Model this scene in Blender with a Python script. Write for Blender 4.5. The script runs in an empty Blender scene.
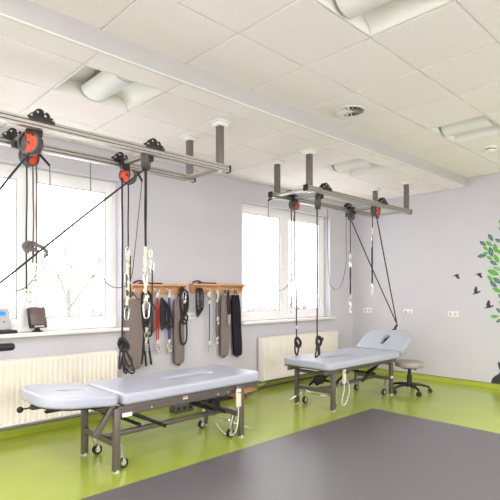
import bpy, bmesh, math, random
from mathutils import Vector, Matrix, Euler
random.seed(7)
S = bpy.context.scene
COL = S.collection
PI = math.pi
R = math.radians

# ------------------------------------------------------------------ materials
def lin(c):
    return tuple(((v/255)/12.92 if v/255 <= .04045 else ((v/255+.055)/1.055)**2.4) for v in c)

def mat(name, rgb, rough=.5, metal=0., noise=0., scale=30., bump=0., bscale=None, emit=0., coat=0., spec=None):
    m = bpy.data.materials.new(name); m.use_nodes = True
    nt = m.node_tree; b = nt.nodes['Principled BSDF']
    c = lin(rgb)
    b.inputs['Base Color'].default_value = (*c, 1)
    b.inputs['Roughness'].default_value = rough
    b.inputs['Metallic'].default_value = metal
    if coat: b.inputs['Coat Weight'].default_value = coat; b.inputs['Coat Roughness'].default_value = .15
    if spec is not None: b.inputs['Specular IOR Level'].default_value = spec
    if emit:
        b.inputs['Emission Color'].default_value = (*c, 1); b.inputs['Emission Strength'].default_value = emit
    if noise or bump:
        tc = nt.nodes.new('ShaderNodeTexCoord')
    if noise:
        n = nt.nodes.new('ShaderNodeTexNoise'); n.inputs['Scale'].default_value = scale; n.inputs['Detail'].default_value = 5
        nt.links.new(tc.outputs['Object'], n.inputs['Vector'])
        r = nt.nodes.new('ShaderNodeValToRGB')
        lo = tuple(max(0, v*(1-noise)) for v in c); hi = tuple(min(1, v*(1+noise)) for v in c)
        r.color_ramp.elements[0].color = (*lo, 1); r.color_ramp.elements[1].color = (*hi, 1)
        r.color_ramp.elements[0].position = .3; r.color_ramp.elements[1].position = .7
        nt.links.new(n.outputs['Fac'], r.inputs['Fac']); nt.links.new(r.outputs['Color'], b.inputs['Base Color'])
    if bump:
        n2 = nt.nodes.new('ShaderNodeTexNoise'); n2.inputs['Scale'].default_value = bscale or scale; n2.inputs['Detail'].default_value = 4
        nt.links.new(tc.outputs['Object'], n2.inputs['Vector'])
        bp = nt.nodes.new('ShaderNodeBump'); bp.inputs['Strength'].default_value = bump; bp.inputs['Distance'].default_value = .004
        nt.links.new(n2.outputs['Fac'], bp.inputs['Height']); nt.links.new(bp.outputs['Normal'], b.inputs['Normal'])
    return m

def wood_mat(name, a, b_, rough=.45):
    m = bpy.data.materials.new(name); m.use_nodes = True
    nt = m.node_tree; b = nt.nodes['Principled BSDF']; b.inputs['Roughness'].default_value = rough
    tc = nt.nodes.new('ShaderNodeTexCoord'); mp = nt.nodes.new('ShaderNodeMapping'); mp.inputs['Scale'].default_value = (1.5, 14, 22)
    n = nt.nodes.new('ShaderNodeTexNoise'); n.inputs['Scale'].default_value = 3; n.inputs['Detail'].default_value = 6; n.inputs['Distortion'].default_value = 1.2
    r = nt.nodes.new('ShaderNodeValToRGB')
    r.color_ramp.elements[0].color = (*lin(a), 1); r.color_ramp.elements[1].color = (*lin(b_), 1)
    r.color_ramp.elements[0].position = .3; r.color_ramp.elements[1].position = .7
    nt.links.new(tc.outputs['Object'], mp.inputs['Vector']); nt.links.new(mp.outputs['Vector'], n.inputs['Vector'])
    nt.links.new(n.outputs['Fac'], r.inputs['Fac']); nt.links.new(r.outputs['Color'], b.inputs['Base Color'])
    return m

def felt_mat(name, a, b_):
    m = bpy.data.materials.new(name); m.use_nodes = True
    nt = m.node_tree; b = nt.nodes['Principled BSDF']; b.inputs['Roughness'].default_value = .95; b.inputs['Specular IOR Level'].default_value = .1
    tc = nt.nodes.new('ShaderNodeTexCoord')
    n = nt.nodes.new('ShaderNodeTexNoise'); n.inputs['Scale'].default_value = 160; n.inputs['Detail'].default_value = 6
    r = nt.nodes.new('ShaderNodeValToRGB')
    r.color_ramp.elements[0].color = (*lin(a), 1); r.color_ramp.elements[1].color = (*lin(b_), 1)
    r.color_ramp.elements[0].position = .35; r.color_ramp.elements[1].position = .65
    bp = nt.nodes.new('ShaderNodeBump'); bp.inputs['Strength'].default_value = .5; bp.inputs['Distance'].default_value = .003
    nt.links.new(tc.outputs['Object'], n.inputs['Vector']); nt.links.new(n.outputs['Fac'], r.inputs['Fac'])
    nt.links.new(r.outputs['Color'], b.inputs['Base Color']); nt.links.new(n.outputs['Fac'], bp.inputs['Height']); nt.links.new(bp.outputs['Normal'], b.inputs['Normal'])
    return m

def rope_mat(name, a, b_, scale=90, rough=.8):
    """braided cord: fine diagonal wave"""
    m = bpy.data.materials.new(name); m.use_nodes = True
    nt = m.node_tree; b = nt.nodes['Principled BSDF']; b.inputs['Roughness'].default_value = rough
    tc = nt.nodes.new('ShaderNodeTexCoord')
    w = nt.nodes.new('ShaderNodeTexWave'); w.bands_direction = 'DIAGONAL'; w.inputs['Scale'].default_value = scale; w.inputs['Distortion'].default_value = .6
    r = nt.nodes.new('ShaderNodeValToRGB')
    r.color_ramp.elements[0].color = (*lin(a), 1); r.color_ramp.elements[1].color = (*lin(b_), 1)
    nt.links.new(tc.outputs['Object'], w.inputs['Vector']); nt.links.new(w.outputs['Fac'], r.inputs['Fac']); nt.links.new(r.outputs['Color'], b.inputs['Base Color'])
    return m

def glass_mat(name):
    m = bpy.data.materials.new(name); m.use_nodes = True
    nt = m.node_tree; nt.nodes.remove(nt.nodes['Principled BSDF'])
    o = nt.nodes['Material Output']; t = nt.nodes.new('ShaderNodeBsdfTransparent'); g = nt.nodes.new('ShaderNodeBsdfGlossy')
    t.inputs['Color'].default_value = (.96, .98, .98, 1); g.inputs['Roughness'].default_value = .02
    mx = nt.nodes.new('ShaderNodeMixShader'); mx.inputs['Fac'].default_value = .04
    nt.links.new(t.outputs[0], mx.inputs[1]); nt.links.new(g.outputs[0], mx.inputs[2]); nt.links.new(mx.outputs[0], o.inputs['Surface'])
    return m

M = dict(
    wall=mat('wall_paint', (204, 201, 207), .85, noise=.015, scale=3, bump=.06, bscale=120),
    ceil=mat('ceiling_tile', (252, 243, 241), .9, noise=.03, scale=60, bump=.2, bscale=90),
    tbar=mat('ceiling_bar', (236, 234, 230), .5, noise=.01, scale=10),
    step=mat('step_shade', (192, 189, 188), .8, noise=.015, scale=5),  # step face painted greyer for the shade on its room side
    floor=mat('green_vinyl', (156, 172, 62), .2, noise=.05, scale=2.2, bump=.03, bscale=60),
    cove=mat('green_coving', (160, 172, 44), .35, noise=.05, scale=4),
    covetop=mat('coving_strip', (104, 108, 92), .6, noise=.05, scale=9),
    inlay=mat('grey_vinyl', (98, 95, 98), .38, noise=.1, scale=60),
    pvc=mat('window_plastic', (250, 248, 246), .35, noise=.01, scale=5),
    sill=mat('sill_board', (238, 234, 230), .3, noise=.01, scale=5),
    glass=glass_mat('window_glass'),
    gasket=mat('window_gasket', (90, 90, 92), .7, noise=.05, scale=20),
    rad=mat('radiator_enamel', (246, 237, 228), .35, noise=.015, scale=6),
    alu=mat('brushed_aluminium', (178, 174, 166), .4, .6, noise=.06, scale=40),
    alushade=mat('groove_shade_aluminium', (74, 70, 66), .5, .3, noise=.08, scale=40),  # dark copy of the aluminium, painting shade into the grooves
    post=mat('post_grey', (118, 108, 104), .42, .35, noise=.05, scale=20),
    white=mat('white_plastic', (238, 236, 230), .4, noise=.01, scale=10),
    black=mat('black_plastic', (26, 25, 27), .45, noise=.15, scale=25),
    dgrey=mat('dark_grey_plastic', (82, 78, 76), .5, noise=.08, scale=25),
    orange=mat('orange_plastic', (238, 74, 34), .4, noise=.04, scale=15),
    pale=mat('pale_grey_plastic', (196, 192, 190), .45, noise=.04, scale=15),
    steel=mat('bright_steel', (212, 210, 204), .22, .9, noise=.04, scale=30),
    cream=mat('cream_plastic', (222, 214, 192), .45, noise=.03, scale=20),
    vinyl=mat('pale_vinyl', (174, 177, 190), .3, noise=.02, scale=8, bump=.05, bscale=200),
    vinylside=mat('pale_vinyl_welt', (178, 176, 178), .4, noise=.02, scale=8),
    frame=mat('bronze_grey_metal', (110, 102, 94), .42, .45, noise=.05, scale=20),
    rubber=mat('rubber', (30, 30, 32), .7, noise=.15, scale=30),
    stoolseat=mat('taupe_vinyl', (160, 148, 142), .42, noise=.03, scale=9, bump=.05, bscale=200),
    rope=rope_mat('black_rope', (20, 20, 24), (58, 54, 58)),
    ropeg=rope_mat('grey_rope', (92, 88, 86), (132, 126, 122)),
    ropew=rope_mat('speckled_rope', (40, 38, 40), (120, 114, 112), 60),
    wire=mat('thin_dark_cord', (70, 66, 64), .6, noise=.1, scale=40),
    wirew=mat('white_cable', (226, 224, 218), .45, noise=.02, scale=40),
    red=rope_mat('red_rope', (150, 22, 22), (206, 60, 50)),
    blue=rope_mat('blue_rope', (34, 52, 122), (70, 92, 168)),
    purple=rope_mat('purple_rope', (112, 24, 92), (170, 60, 140)),
    felt=felt_mat('taupe_felt', (112, 101, 96), (152, 139, 132)),
    feltd=felt_mat('dark_grey_felt', (58, 54, 58), (84, 78, 80)),
    feltb=felt_mat('black_felt', (34, 32, 40), (58, 54, 62)),
    wood=wood_mat('beech_wood', (206, 148, 100), (226, 172, 122)),
    wood2=wood_mat('tan_plywood', (190, 130, 84), (220, 164, 114)),
    leafl=mat('light_green_vinyl', (96, 176, 62), .5, noise=.06, scale=12),
    leafd=mat('dark_green_vinyl', (22, 92, 84), .5, noise=.06, scale=12),
    leafv=mat('pale_vein_vinyl', (172, 206, 188), .5, noise=.03, scale=12),
    leafm=mat('mid_green_vinyl', (120, 180, 92), .5, noise=.05, scale=12),
    decal=mat('charcoal_vinyl', (50, 50, 56), .6, noise=.05, scale=20),
    screen=mat('dark_screen', (112, 96, 96), .25, noise=.03, scale=4),
    silver=mat('silver_grey_plastic', (186, 186, 186), .4, noise=.03, scale=9),
    lcd=mat('blue_display', (40, 110, 225), .3, emit=.9, noise=0),
    lampcover=mat('lamp_cover', (236, 234, 230), .5, noise=.01, scale=9),
    addedlamp=mat('added_lamp_cover', (255, 250, 242), .5, emit=3.),  # glowing cover of the added rear lamps
    reflector=mat('lamp_reflector', (242, 240, 234), .35, noise=.01, scale=9),
    dark=mat('void_shade', (70, 62, 54), .8, noise=.1, scale=20),  # dark tone that paints in the shade of slits and openings
    snow=mat('snow', (246, 247, 250), .9, noise=.02, scale=.6),
    bark=mat('bare_bark', (104, 96, 88), .9, noise=.15, scale=9),
    facade=mat('outside_wall', (214, 210, 204), .9, noise=.03, scale=2),
    labelred=mat('label_red', (196, 62, 52), .5, noise=.02, scale=9),
)

# ------------------------------------------------------------------ mesh builder
class MB:
    def __init__(s): s.bm = bmesh.new(); s.mi = 0
    def _merge(s, t, mtx=None):
        if mtx is not None: bmesh.ops.transform(t, matrix=mtx, verts=t.verts)
        me = bpy.data.meshes.new('tmp'); t.to_mesh(me); t.free()
        n0 = len(s.bm.faces); s.bm.from_mesh(me); bpy.data.meshes.remove(me)
        s.bm.faces.ensure_lookup_table()
        for f in s.bm.faces[n0:]: f.material_index = s.mi
        return s
    def mesh(s, me):
        n0 = len(s.bm.faces); s.bm.from_mesh(me); s.bm.faces.ensure_lookup_table()
        for f in s.bm.faces[n0:]: f.material_index = s.mi
        return s
    def box(s, c, d, bevel=0., rot=None, seg=2):
        t = bmesh.new(); bmesh.ops.create_cube(t, size=1)
        bmesh.ops.scale(t, vec=d, verts=t.verts)
        if bevel: bmesh.ops.bevel(t, geom=t.edges[:], offset=bevel, segments=seg, profile=.5, affect='EDGES')
        mt = Matrix.Translation(c)
        if rot is not None: mt = mt @ Euler(rot).to_matrix().to_4x4()
        return s._merge(t, mt)
    def span(s, a, b, bevel=0.):
        a = Vector(a); b = Vector(b); return s.box((a+b)/2, [abs(v) for v in (b-a)], bevel)
    def cyl(s, p0, p1, r0, r1=None, seg=16, caps=True):
        p0 = Vector(p0); p1 = Vector(p1); d = p1-p0
        t = bmesh.new(); bmesh.ops.create_cone(t, cap_ends=caps, segments=seg, radius1=r0, radius2=r0 if r1 is None else r1, depth=d.length)
        return s._merge(t, Matrix.Translation((p0+p1)/2) @ d.to_track_quat('Z', 'Y').to_matrix().to_4x4())
    def bar(s, p0, p1, w, h, bevel=0.):
        """box from p0 to p1; h in the plane with world z, w sideways"""
        p0 = Vector(p0); p1 = Vector(p1); d = (p1-p0); x = d.normalized()
        up = Vector((0, 0, 1)) if abs(x.z) < .95 else Vector((0, 1, 0))
        y = up.cross(x).normalized(); z = x.cross(y)
        t = bmesh.new(); bmesh.ops.create_cube(t, size=1); bmesh.ops.scale(t, vec=(d.length, w, h), verts=t.verts)
        if bevel: bmesh.ops.bevel(t, geom=t.edges[:], offset=bevel, segments=2, profile=.5, affect='EDGES')
        mt = Matrix((x, y, z)).transposed().to_4x4(); mt.translation = (p0+p1)/2
        return s._merge(t, mt)
    def sph(s, c, r, sc=(1, 1, 1), seg=16):
        t = bmesh.new(); bmesh.ops.create_uvsphere(t, u_segments=seg, v_segments=max(6, seg//2), radius=r)
        return s._merge(t, Matrix.Translation(c) @ Matrix.Diagonal((*sc, 1)))
    def tube(s, pts, r, closed=False, seg=8):
        pts = [Vector(p) for p in pts]; n = len(pts); t = bmesh.new(); rings = []; prev = None
        for i, p in enumerate(pts):
            a = pts[i-1] if (i or closed) else pts[0]; b = pts[(i+1) % n] if (i < n-1 or closed) else pts[-1]
            tan = (b-a).normalized() if (b-a).length > 1e-9 else Vector((0, 0, 1))
            if prev is None:
                nrm = tan.orthogonal().normalized()
            else:
                nrm = (prev - tan*prev.dot(tan))
                nrm = nrm.normalized() if nrm.length > 1e-6 else tan.orthogonal().normalized()
            prev = nrm; bi = tan.cross(nrm); rr = r[i] if isinstance(r, (list, tuple)) else r
            rings.append([t.verts.new(p + rr*(math.cos(2*PI*k/seg)*nrm + math.sin(2*PI*k/seg)*bi)) for k in range(seg)])
        for i in range(n if closed else n-1):
            A = rings[i]; B = rings[(i+1) % n]
            for k in range(seg): t.faces.new((A[k], A[(k+1) % seg], B[(k+1) % seg], B[k]))
        if not closed: t.faces.new(rings[0][::-1]); t.faces.new(rings[-1])
        bmesh.ops.recalc_face_normals(t, faces=t.faces[:])
        return s._merge(t)
    def prism(s, pts, thick, mtx=None, bevel=0.):
        """outline in local XY, extruded +Z by thick, then mtx"""
        t = bmesh.new(); vs = [t.verts.new((p[0], p[1], 0)) for p in pts]; f = t.faces.new(vs)
        r = bmesh.ops.extrude_face_region(t, geom=[f]); ev = [v for v in r['geom'] if isinstance(v, bmesh.types.BMVert)]
        bmesh.ops.translate(t, vec=(0, 0, thick), verts=ev)
        bmesh.ops.recalc_face_normals(t, faces=t.faces[:])
        if bevel: bmesh.ops.bevel(t, geom=[e for e in t.edges if len(e.link_faces) == 2 and e.calc_face_angle(0) > .5], offset=bevel, segments=2, profile=.5, affect='EDGES')
        return s._merge(t, mtx)
    def lathe(s, prof, mtx=None, seg=24):
        t = bmesh.new(); rings = []
        for (r, z) in prof:
            rings.append([t.verts.new((r*math.cos(2*PI*k/seg), r*math.sin(2*PI*k/seg), z)) for k in range(seg)] if r > 1e-6 else [t.verts.new((0, 0, z))])
        for A, B in zip(rings, rings[1:]):
            for k in range(seg):
                k2 = (k+1) % seg
                if len(A) == 1 and len(B) == 1: continue
                if len(A) == 1: t.faces.new((A[0], B[k], B[k2]))
                elif len(B) == 1: t.faces.new((A[k], A[k2], B[0]))
                else: t.faces.new((A[k], A[k2], B[k2], B[k]))
        bmesh.ops.recalc_face_normals(t, faces=t.faces[:])
        return s._merge(t, mtx)
    def sheet(s, rows, thick=None):
        """rows of points -> quad sheet"""
        t = bmesh.new(); V = [[t.verts.new(p) for p in row] for row in rows]
        for A, B in zip(V, V[1:]):
            for k in range(len(A)-1): t.faces.new((A[k], A[k+1], B[k+1], B[k]))
        bmesh.ops.recalc_face_normals(t, faces=t.faces[:])
        if thick: bmesh.ops.solidify(t, geom=t.faces[:], thickness=thick)
        return s._merge(t)
    def build(s, name, m, parent=None, world=False, sharp=35):
        """one mesh object. world=True: the shapes were given in world coordinates"""
        if world and parent is not None:
            off = parent.location.copy(); p = parent.parent
            while p is not None: off += p.location; p = p.parent
            bmesh.ops.translate(s.bm, vec=-off, verts=s.bm.verts)
        me = bpy.data.meshes.new(name); s.bm.to_mesh(me); s.bm.free()
        for k in (m if isinstance(m, (list, tuple)) else [m]): me.materials.append(M[k] if isinstance(k, str) else k)
        for p in me.polygons: p.use_smooth = True
        me.set_sharp_from_angle(angle=R(sharp))
        o = bpy.data.objects.new(name, me); COL.objects.link(o)
        if parent is not None: o.parent = parent
        return o

def tag(o, label=None, cat=None, group=None, kind=None):
    if label: o['label'] = label
    if cat: o['category'] = cat
    if group: o['group'] = group
    if kind: o['kind'] = kind
    return o
def thing(name, label, cat, loc=(0, 0, 0), rz=0., group=None):
    o = bpy.data.objects.new(name, None); COL.objects.link(o); o.empty_display_size = .1
    o.location = loc; o.rotation_euler = (0, 0, rz)
    return tag(o, label, cat, group)
def single(mb, name, m, label, cat, loc, group=None):
    """a thing that is one mesh, shapes in world coordinates, origin at loc"""
    bmesh.ops.translate(mb.bm, vec=-Vector(loc), verts=mb.bm.verts)
    o = mb.build(name, m); o.location = loc
    return tag(o, label, cat, group)
def struct(name, mb, m, parent=None):
    o = mb.build(name, m, parent)
    if parent is None: o['kind'] = 'structure'
    return o
def copy_tree(o, parent=None):
    c = o.copy(); COL.objects.link(c)
    if parent is not None: c.parent = parent
    for ch in list(o.children): copy_tree(ch, c)
    return c

def smooth(pts, n=6, closed=False):
    """Catmull-Rom through points"""
    P = [Vector(p) for p in pts]; out = []; L = len(P)
    for i in range(L if closed else L-1):
        g = lambda k: P[k % L] if closed else P[max(0, min(L-1, k))]
        a, b, c, d = g(i-1), g(i), g(i+1), g(i+2)
        for j in range(n):
            t = j/n; t2 = t*t; t3 = t2*t
            out.append(.5*((2*b) + (c-a)*t + (2*a-5*b+4*c-d)*t2 + (3*b-a-3*c+d)*t3))
    if not closed: out.append(P[-1])
    return out

def curve_mesh(splines, extrude, bevel, res=3):
    """flat outline with holes -> rounded slab mesh (XY plane, centred in z)"""
    cu = bpy.data.curves.new('outline', 'CURVE'); cu.dimensions = '2D'; cu.fill_mode = 'BOTH'
    cu.extrude = extrude; cu.bevel_depth = bevel; cu.bevel_resolution = res
    for pts in splines:
        sp = cu.splines.new('POLY'); sp.points.add(len(pts)-1); sp.use_cyclic_u = True
        for q, p in zip(sp.points, pts): q.co = (p[0], p[1], 0, 1)
    ob = bpy.data.objects.new('outline', cu); COL.objects.link(ob)
    dg = bpy.context.evaluated_depsgraph_get(); dg.update()
    me = bpy.data.meshes.new_from_object(ob.evaluated_get(dg))
    bpy.data.objects.remove(ob); bpy.data.curves.remove(cu)
    return me

def rrect(x0, y0, x1, y1, rs, n=7):
    """rounded rectangle outline; rs = radii at (x0,y0),(x1,y0),(x1,y1),(x0,y1)"""
    if not isinstance(rs, (list, tuple)): rs = [rs]*4
    out = []
    for (cx, cy, a0, r) in ((x0, y0, 180, rs[0]), (x1, y0, 270, rs[1]), (x1, y1, 0, rs[2]), (x0, y1, 90, rs[3])):
        ox = cx + (r if cx == x0 else -r); oy = cy + (r if cy == y0 else -r)
        for k in range(n+1):
            a = R(a0 + 90*k/n); out.append((ox + r*math.cos(a), oy + r*math.sin(a)))
    return out

# ------------------------------------------------------------------ room shell
# x runs along the window wall (right wall at x=0), y into the window wall (y=0), z up
XL, YB = -10.2, -8.4                     # far left wall, wall behind the camera
ZL, ZH, YS = 2.921, 3.054, -1.985        # lower ceiling by the windows, higher ceiling, step between
WT = .32
def wall_with_holes(name, u0, u1, holes, axis, base, thick, z1=3.4):
    """axis 'x': wall in the xz plane at y=base (thickness towards +thick)"""
    us = sorted({u0, u1, *[h[0] for h in holes], *[h[1] for h in holes]}); zs = sorted({-.05, z1, *[h[2] for h in holes], *[h[3] for h in holes]})
    mb = MB()
    for a, b in zip(us, us[1:]):
        for c, d in zip(zs, zs[1:]):
            if any(h[0]-1e-6 <= a and b <= h[1]+1e-6 and h[2]-1e-6 <= c and d <= h[3]+1e-6 for h in holes): continue
            if axis == 'x': mb.span((a, base, c), (b, base+thick, d))
            else: mb.span((base, a, c), (base+thick, b, d))
    bmesh.ops.remove_doubles(mb.bm, verts=mb.bm.verts[:], dist=1e-5)
    return struct(name, mb, 'wall')
W1 = (-6.49, -4.54, .975, 2.612); W2 = (-2.70, -.672, .955, 2.632); W3_ADDED = (-9.4, -7.5, .97, 2.62)  # the third opening is unseen, added for light from the left
wall_with_holes('wall_left', XL-WT, 0+WT, [W1, W2, W3_ADDED], 'x', 0, WT)
struct('wall_right', MB().span((0, YB, -.05), (.3, 0, 3.4)), 'wall')
WB_ADDED = [(-9.9, -7.1, .25, 2.9), (-6.8, -3.8, .25, 2.9), (-3.5, -.5, .25, 2.9)]  # unseen openings, added and enlarged to brighten the room
wall_with_holes('wall_back', XL-WT, .3, WB_ADDED, 'x', YB, -WT)
WF_ADDED = [(-8.0, -4.8, .25, 2.9), (-4.4, -.9, .25, 2.9)]  # more unseen openings added for daylight
wall_with_holes('wall_front', YB, 0, WF_ADDED, 'y', XL, -WT)
struct('floor', MB().span((XL, YB, -.1), (0, 0, 0)), 'floor')
tag(MB().span((-9.3, -7.6, .0005), (-2.285, -1.815, .003)).build('floor_inlay', 'inlay'), kind='structure')  # real at its near corner; unseen spread enlarged to cut green bounce

# coved skirting, same green vinyl turned up the wall, with a grey cap strip
def cove(name, p0, p1, inward):
    prof = [(0, 0), (.045, 0), (.03, .006), (.018, .016), (.010, .032), (.008, .062), (0, .062)]
    mb = MB(); p0 = Vector(p0); p1 = Vector(p1); inward = Vector(inward)
    rows = [[p0 + inward*a + Vector((0, 0, z)) for a, z in prof], [p1 + inward*a + Vector((0, 0, z)) for a, z in prof]]
    mb.sheet(rows)
    o = struct(name, mb, 'cove')
    mb2 = MB(); a = p0 + Vector((0, 0, .062)); b = p1 + inward*.009 + Vector((0, 0, .070)); mb2.span(a, b)
    mb2.build('cap_strip', 'covetop', o)
cove('baseboard_left', (XL, 0, 0), (0, 0, 0), (0, -1, 0))
cove('baseboard_right', (0, 0, 0), (0, YB, 0), (-1, 0, 0))

# suspended ceiling: two levels of tiles in a T-bar grid
GX = [-.47 - .665*i for i in range(15)] ; GX = [0.0] + GX + [XL]
GYL = [0.0, -.05, -.615, -1.18, -1.745, YS]
GYH = [YS] + [-2.575 - .565*i for i in range(10)] + [YB]
LUM = [(-5.79, -1.745, ZL), (-2.465, -1.745, ZL), (-2.465, -3.14, ZH), (-5.125, -3.705, ZH), (-7.785, -3.14, ZH), (-5.125, -5.965, ZH), (-2.465, -5.4, ZH), (-7.785, -5.965, ZH)]
def is_lum(x0, y0, z): return any(abs(x0-a) < .02 and abs(y0-b) < .02 and z == c for a, b, c in LUM)
def tiles(name, gy, z):
    mb = MB()
    for xa, xb in zip(GX, GX[1:]):
        for ya, yb in zip(gy, gy[1:]):
            if is_lum(xb, yb, z): continue
            mb.span((xb+.009, yb+.007, z), (xa-.009, ya-.007, z+.022))
    return mb
ceil = struct('ceiling', tiles('c', GYL, ZL), 'ceil')
tiles('c', GYH, ZH).build('high_ceiling_tiles', 'ceil', ceil)
gb = MB()
for gy, z, ya, yb in ((GYL, ZL, YS, 0), (GYH, ZH, YB, YS)):
    for x in GX[1:-1]: gb.span((x-.014, ya, z+.010), (x+.014, yb, z+.016))
    for y in gy[1:-1]: gb.span((XL, y-.012, z+.011), (0, y+.012, z+.016))
gb.build('ceiling_grid', 'tbar', ceil)
MB().span((XL-WT, YB-WT, 3.3), (.3, WT, 3.4)).build('light_block_slab', 'ceil', ceil)  # unseen slab added to keep sky light from leaking in
st = struct('trim_1', MB().span((XL, YS-.012, ZL-.004), (0, YS, ZH+.004)), 'step')
MB().span((XL, YS-.014, ZL-.008), (0, YS+.016, ZL-.0005)).build('edge_strip', 'tbar', st)

# ------------------------------------------------------------------ windows
def window(name, w, h, loc, rz, handle=True):
    """white plastic two-sash window, local x along the wall, local +y outwards; origin at lower left inner corner of the opening"""
    root = bpy.data.objects.new(name, None); COL.objects.link(root); root.location = loc; root.rotation_euler = (0, 0, rz); root['kind'] = 'structure'
    y0, y1 = .13, .21
    fw = .07
    fr = MB()
    fr.span((0, y0, 0), (fw, y1, h)).span((w-fw, y0, 0), (w, y1, h)).span((fw, y0, h-fw), (w-fw, y1, h)).span((fw, y0, 0), (w-fw, y1, fw))
    mid = w*.5
    fr.span((mid-.035, y0, fw), (mid+.035, y1, h-fw))
    fr.build('window_frame', 'pvc', root)
    for a, b in ((fw-.012, mid-.022), (mid+.022, w-fw+.012)):
        s = MB(); yy0, yy1 = y0-.016, y0+.05; sw = .075
        c, d = fw-.012, h-fw+.012
        s.span((a, yy0, c), (a+sw, yy1, d), .006).span((b-sw, yy0, c), (b, yy1, d), .006).span((a+sw-.004, yy0, c), (b-sw+.004, yy1, c+sw), .006).span((a+sw-.004, yy0, d-sw), (b-sw+.004, yy1, d), .006)
        so = s.build('sash', 'pvc', root)
        g = MB(); g.span((a+sw-.004, yy0+.02, c+sw-.004), (b-sw+.004, yy0+.032, d-sw+.004)); g.build('pane', 'glass', so)
        q = MB(); e = .004
        for p0, p1 in (((a+sw, c+sw), (a+sw+e, d-sw)), ((b-sw-e, c+sw), (b-sw, d-sw)), ((a+sw, c+sw), (b-sw, c+sw+e)), ((a+sw, d-sw-e), (b-sw, d-sw))):
            q.span((p0[0], yy0+.006, p0[1]), (p1[0], yy0+.02, p1[1]))
        q.build('gasket', 'gasket', so)
        for zz in (c+.12, d-.16):
            MB().cyl((b-.004 if a > mid-.1 else a+.004, yy0-.006, zz), (b-.004 if a > mid-.1 else a+.004, yy0-.006, zz+.09), .008, seg=10).build('hinge', 'pvc', so)
    hd = MB(); hx = mid+.06
    hd.box((hx, y0-.024, h*.42), (.028, .016, .07), .004).cyl((hx, y0-.03, h*.42), (hx, y0-.06, h*.42), .008, seg=10).box((hx, y0-.062, h*.42-.05), (.02, .014, .13), .005)
    hd.build('window_handle', 'pvc', root)
    sl = MB(); sl.box((w/2, .025, -.018), (w+.10, .23, .036), .008)
    sl.build('window_sill', 'sill', root)
    return root
window('window_1', W1[1]-W1[0], W1[3]-W1[2], (W1[0], 0, W1[2]), 0)
window('window_2', W2[1]-W2[0], W2[3]-W2[2], (W2[0], 0, W2[2]), 0)
window('window_3', W3_ADDED[1]-W3_ADDED[0], W3_ADDED[3]-W3_ADDED[2], (W3_ADDED[0], 0, W3_ADDED[2]), 0)  # out of view, added to light the nearer table
for k, h in enumerate(WB_ADDED): window('window_%d' % (4+k), h[1]-h[0], h[3]-h[2], (h[1], YB, h[2]), PI)  # made-up windows behind the camera, for more daylight
for k, h in enumerate(WF_ADDED): window('window_%d' % (7+k), h[1]-h[0], h[3]-h[2], (XL, h[0], h[2]), PI/2)  # made-up windows in the far wall, for more daylight

# ------------------------------------------------------------------ radiators
def radiator(x0, x1, z0, z1, label):
    t = thing('radiator', label, 'radiator', (x0, 0, z0), group='wall radiators')
    w, h = x1-x0, z1-z0
    n = int(w/.05); pitch = w/n; yf = -.115
    rows_b, rows_t = [], []
    prof = []
    for i in range(n):
        for f, dy in ((0, 0), (.28, 0), (.40, .012), (.88, .012), (1.0, 0)):
            prof.append((i*pitch + f*pitch, yf + dy))
    zs = [(0, .010), (.025, 0), (h-.06, 0), (h-.045, -.012)]
    rows = []
    for z, _ in ((.0, 0), (.03, 0), (h-.055, 0)):
        rows.append([(x, y, z) for x, y in prof])
    flat = lambda z: [(x, yf, z) for x, y in prof]
    rows = [flat(0), flat(.022)] + [[(x, y, .036) for x, y in prof], [(x, y, h-.055) for x, y in prof]] + [flat(h-.035), flat(h-.004)]
    mb = MB(); mb.sheet(rows); mb.span((0, yf, 0), (w, yf+.016, .006)); mb.span((0, -.045, 0), (w, -.03, h-.02)); mb.build('front_panel', 'rad', t)
    MB().span((-.004, yf-.004, .012), (.01, -.03, h-.006), .003).build('side_cover', 'rad', t)
    MB().span((w-.01, yf-.004, .012), (w+.004, -.03, h-.006), .003).build('side_cover', 'rad', t)
    g = MB()
    g.span((-.004, yf-.004, h-.012), (w+.004, yf+.006, h)).span((-.004, -.038, h-.012), (w+.004, -.028, h))
    k = 0; x = .012
    while x < w: g.span((x, yf+.004, h-.010), (x+.008, -.034, h-.003)); x += .024
    g.build('top_grille', 'rad', t)
    v = MB(); v.cyl((w, -.075, h-.055), (w+.045, -.075, h-.055), .012, seg=12).cyl((w+.03, -.075, h-.055), (w+.075, -.075, h-.055), .02, .017, seg=14); v.build('valve', 'white', t)
    for xx in (.03, .08):
        p = MB(); p.tube(smooth([(xx, -.075, .01), (xx, -.075, -.03), (xx, -.05, -.055), (xx, -.012, -.06)], 4), .008)
        p.build('pipe', 'white', t)
    for bx in (.1, w-.14): MB().span((bx, -.04, .1), (bx+.04, -.002, h-.12)).build('wall_bracket', 'rad', t)
    return t
radiator(-6.7, -4.66, .115, .735, 'long cream ribbed radiator under the left window, behind the nearer table')
radiator(-2.40, -.62, .10, .722, 'cream ribbed radiator under the right window, between the rack and the corner')

# ------------------------------------------------------------------ wall sockets
def socket(loc, rz, label, plug=False):
    t = thing('wall_socket', label, 'socket', loc, rz, group='white double wall sockets')
    MB().box((0, -.005, 0), (.155, .010, .082), .004).build('plate', 'white', t)
    for sx in (-.037, .037):
        MB().cyl((sx, -.0102, 0), (sx, -.012, 0), .023, seg=20).build('outlet', 'pale', t)
    if False: pass
    return t
socket((-3.60, 0, 1.065), 0, 'white double socket on the window wall, half hidden between the two racks')
socket((0, -.30, 1.05), -PI/2, 'white double socket on the right wall nearest the room corner')
socket((0, -1.053, 1.043), -PI/2, 'white double socket above the stool, with a cable plugged in')
socket((0, -1.785, 1.035), -PI/2, 'white double socket below the bird stickers on the right wall')

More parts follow.
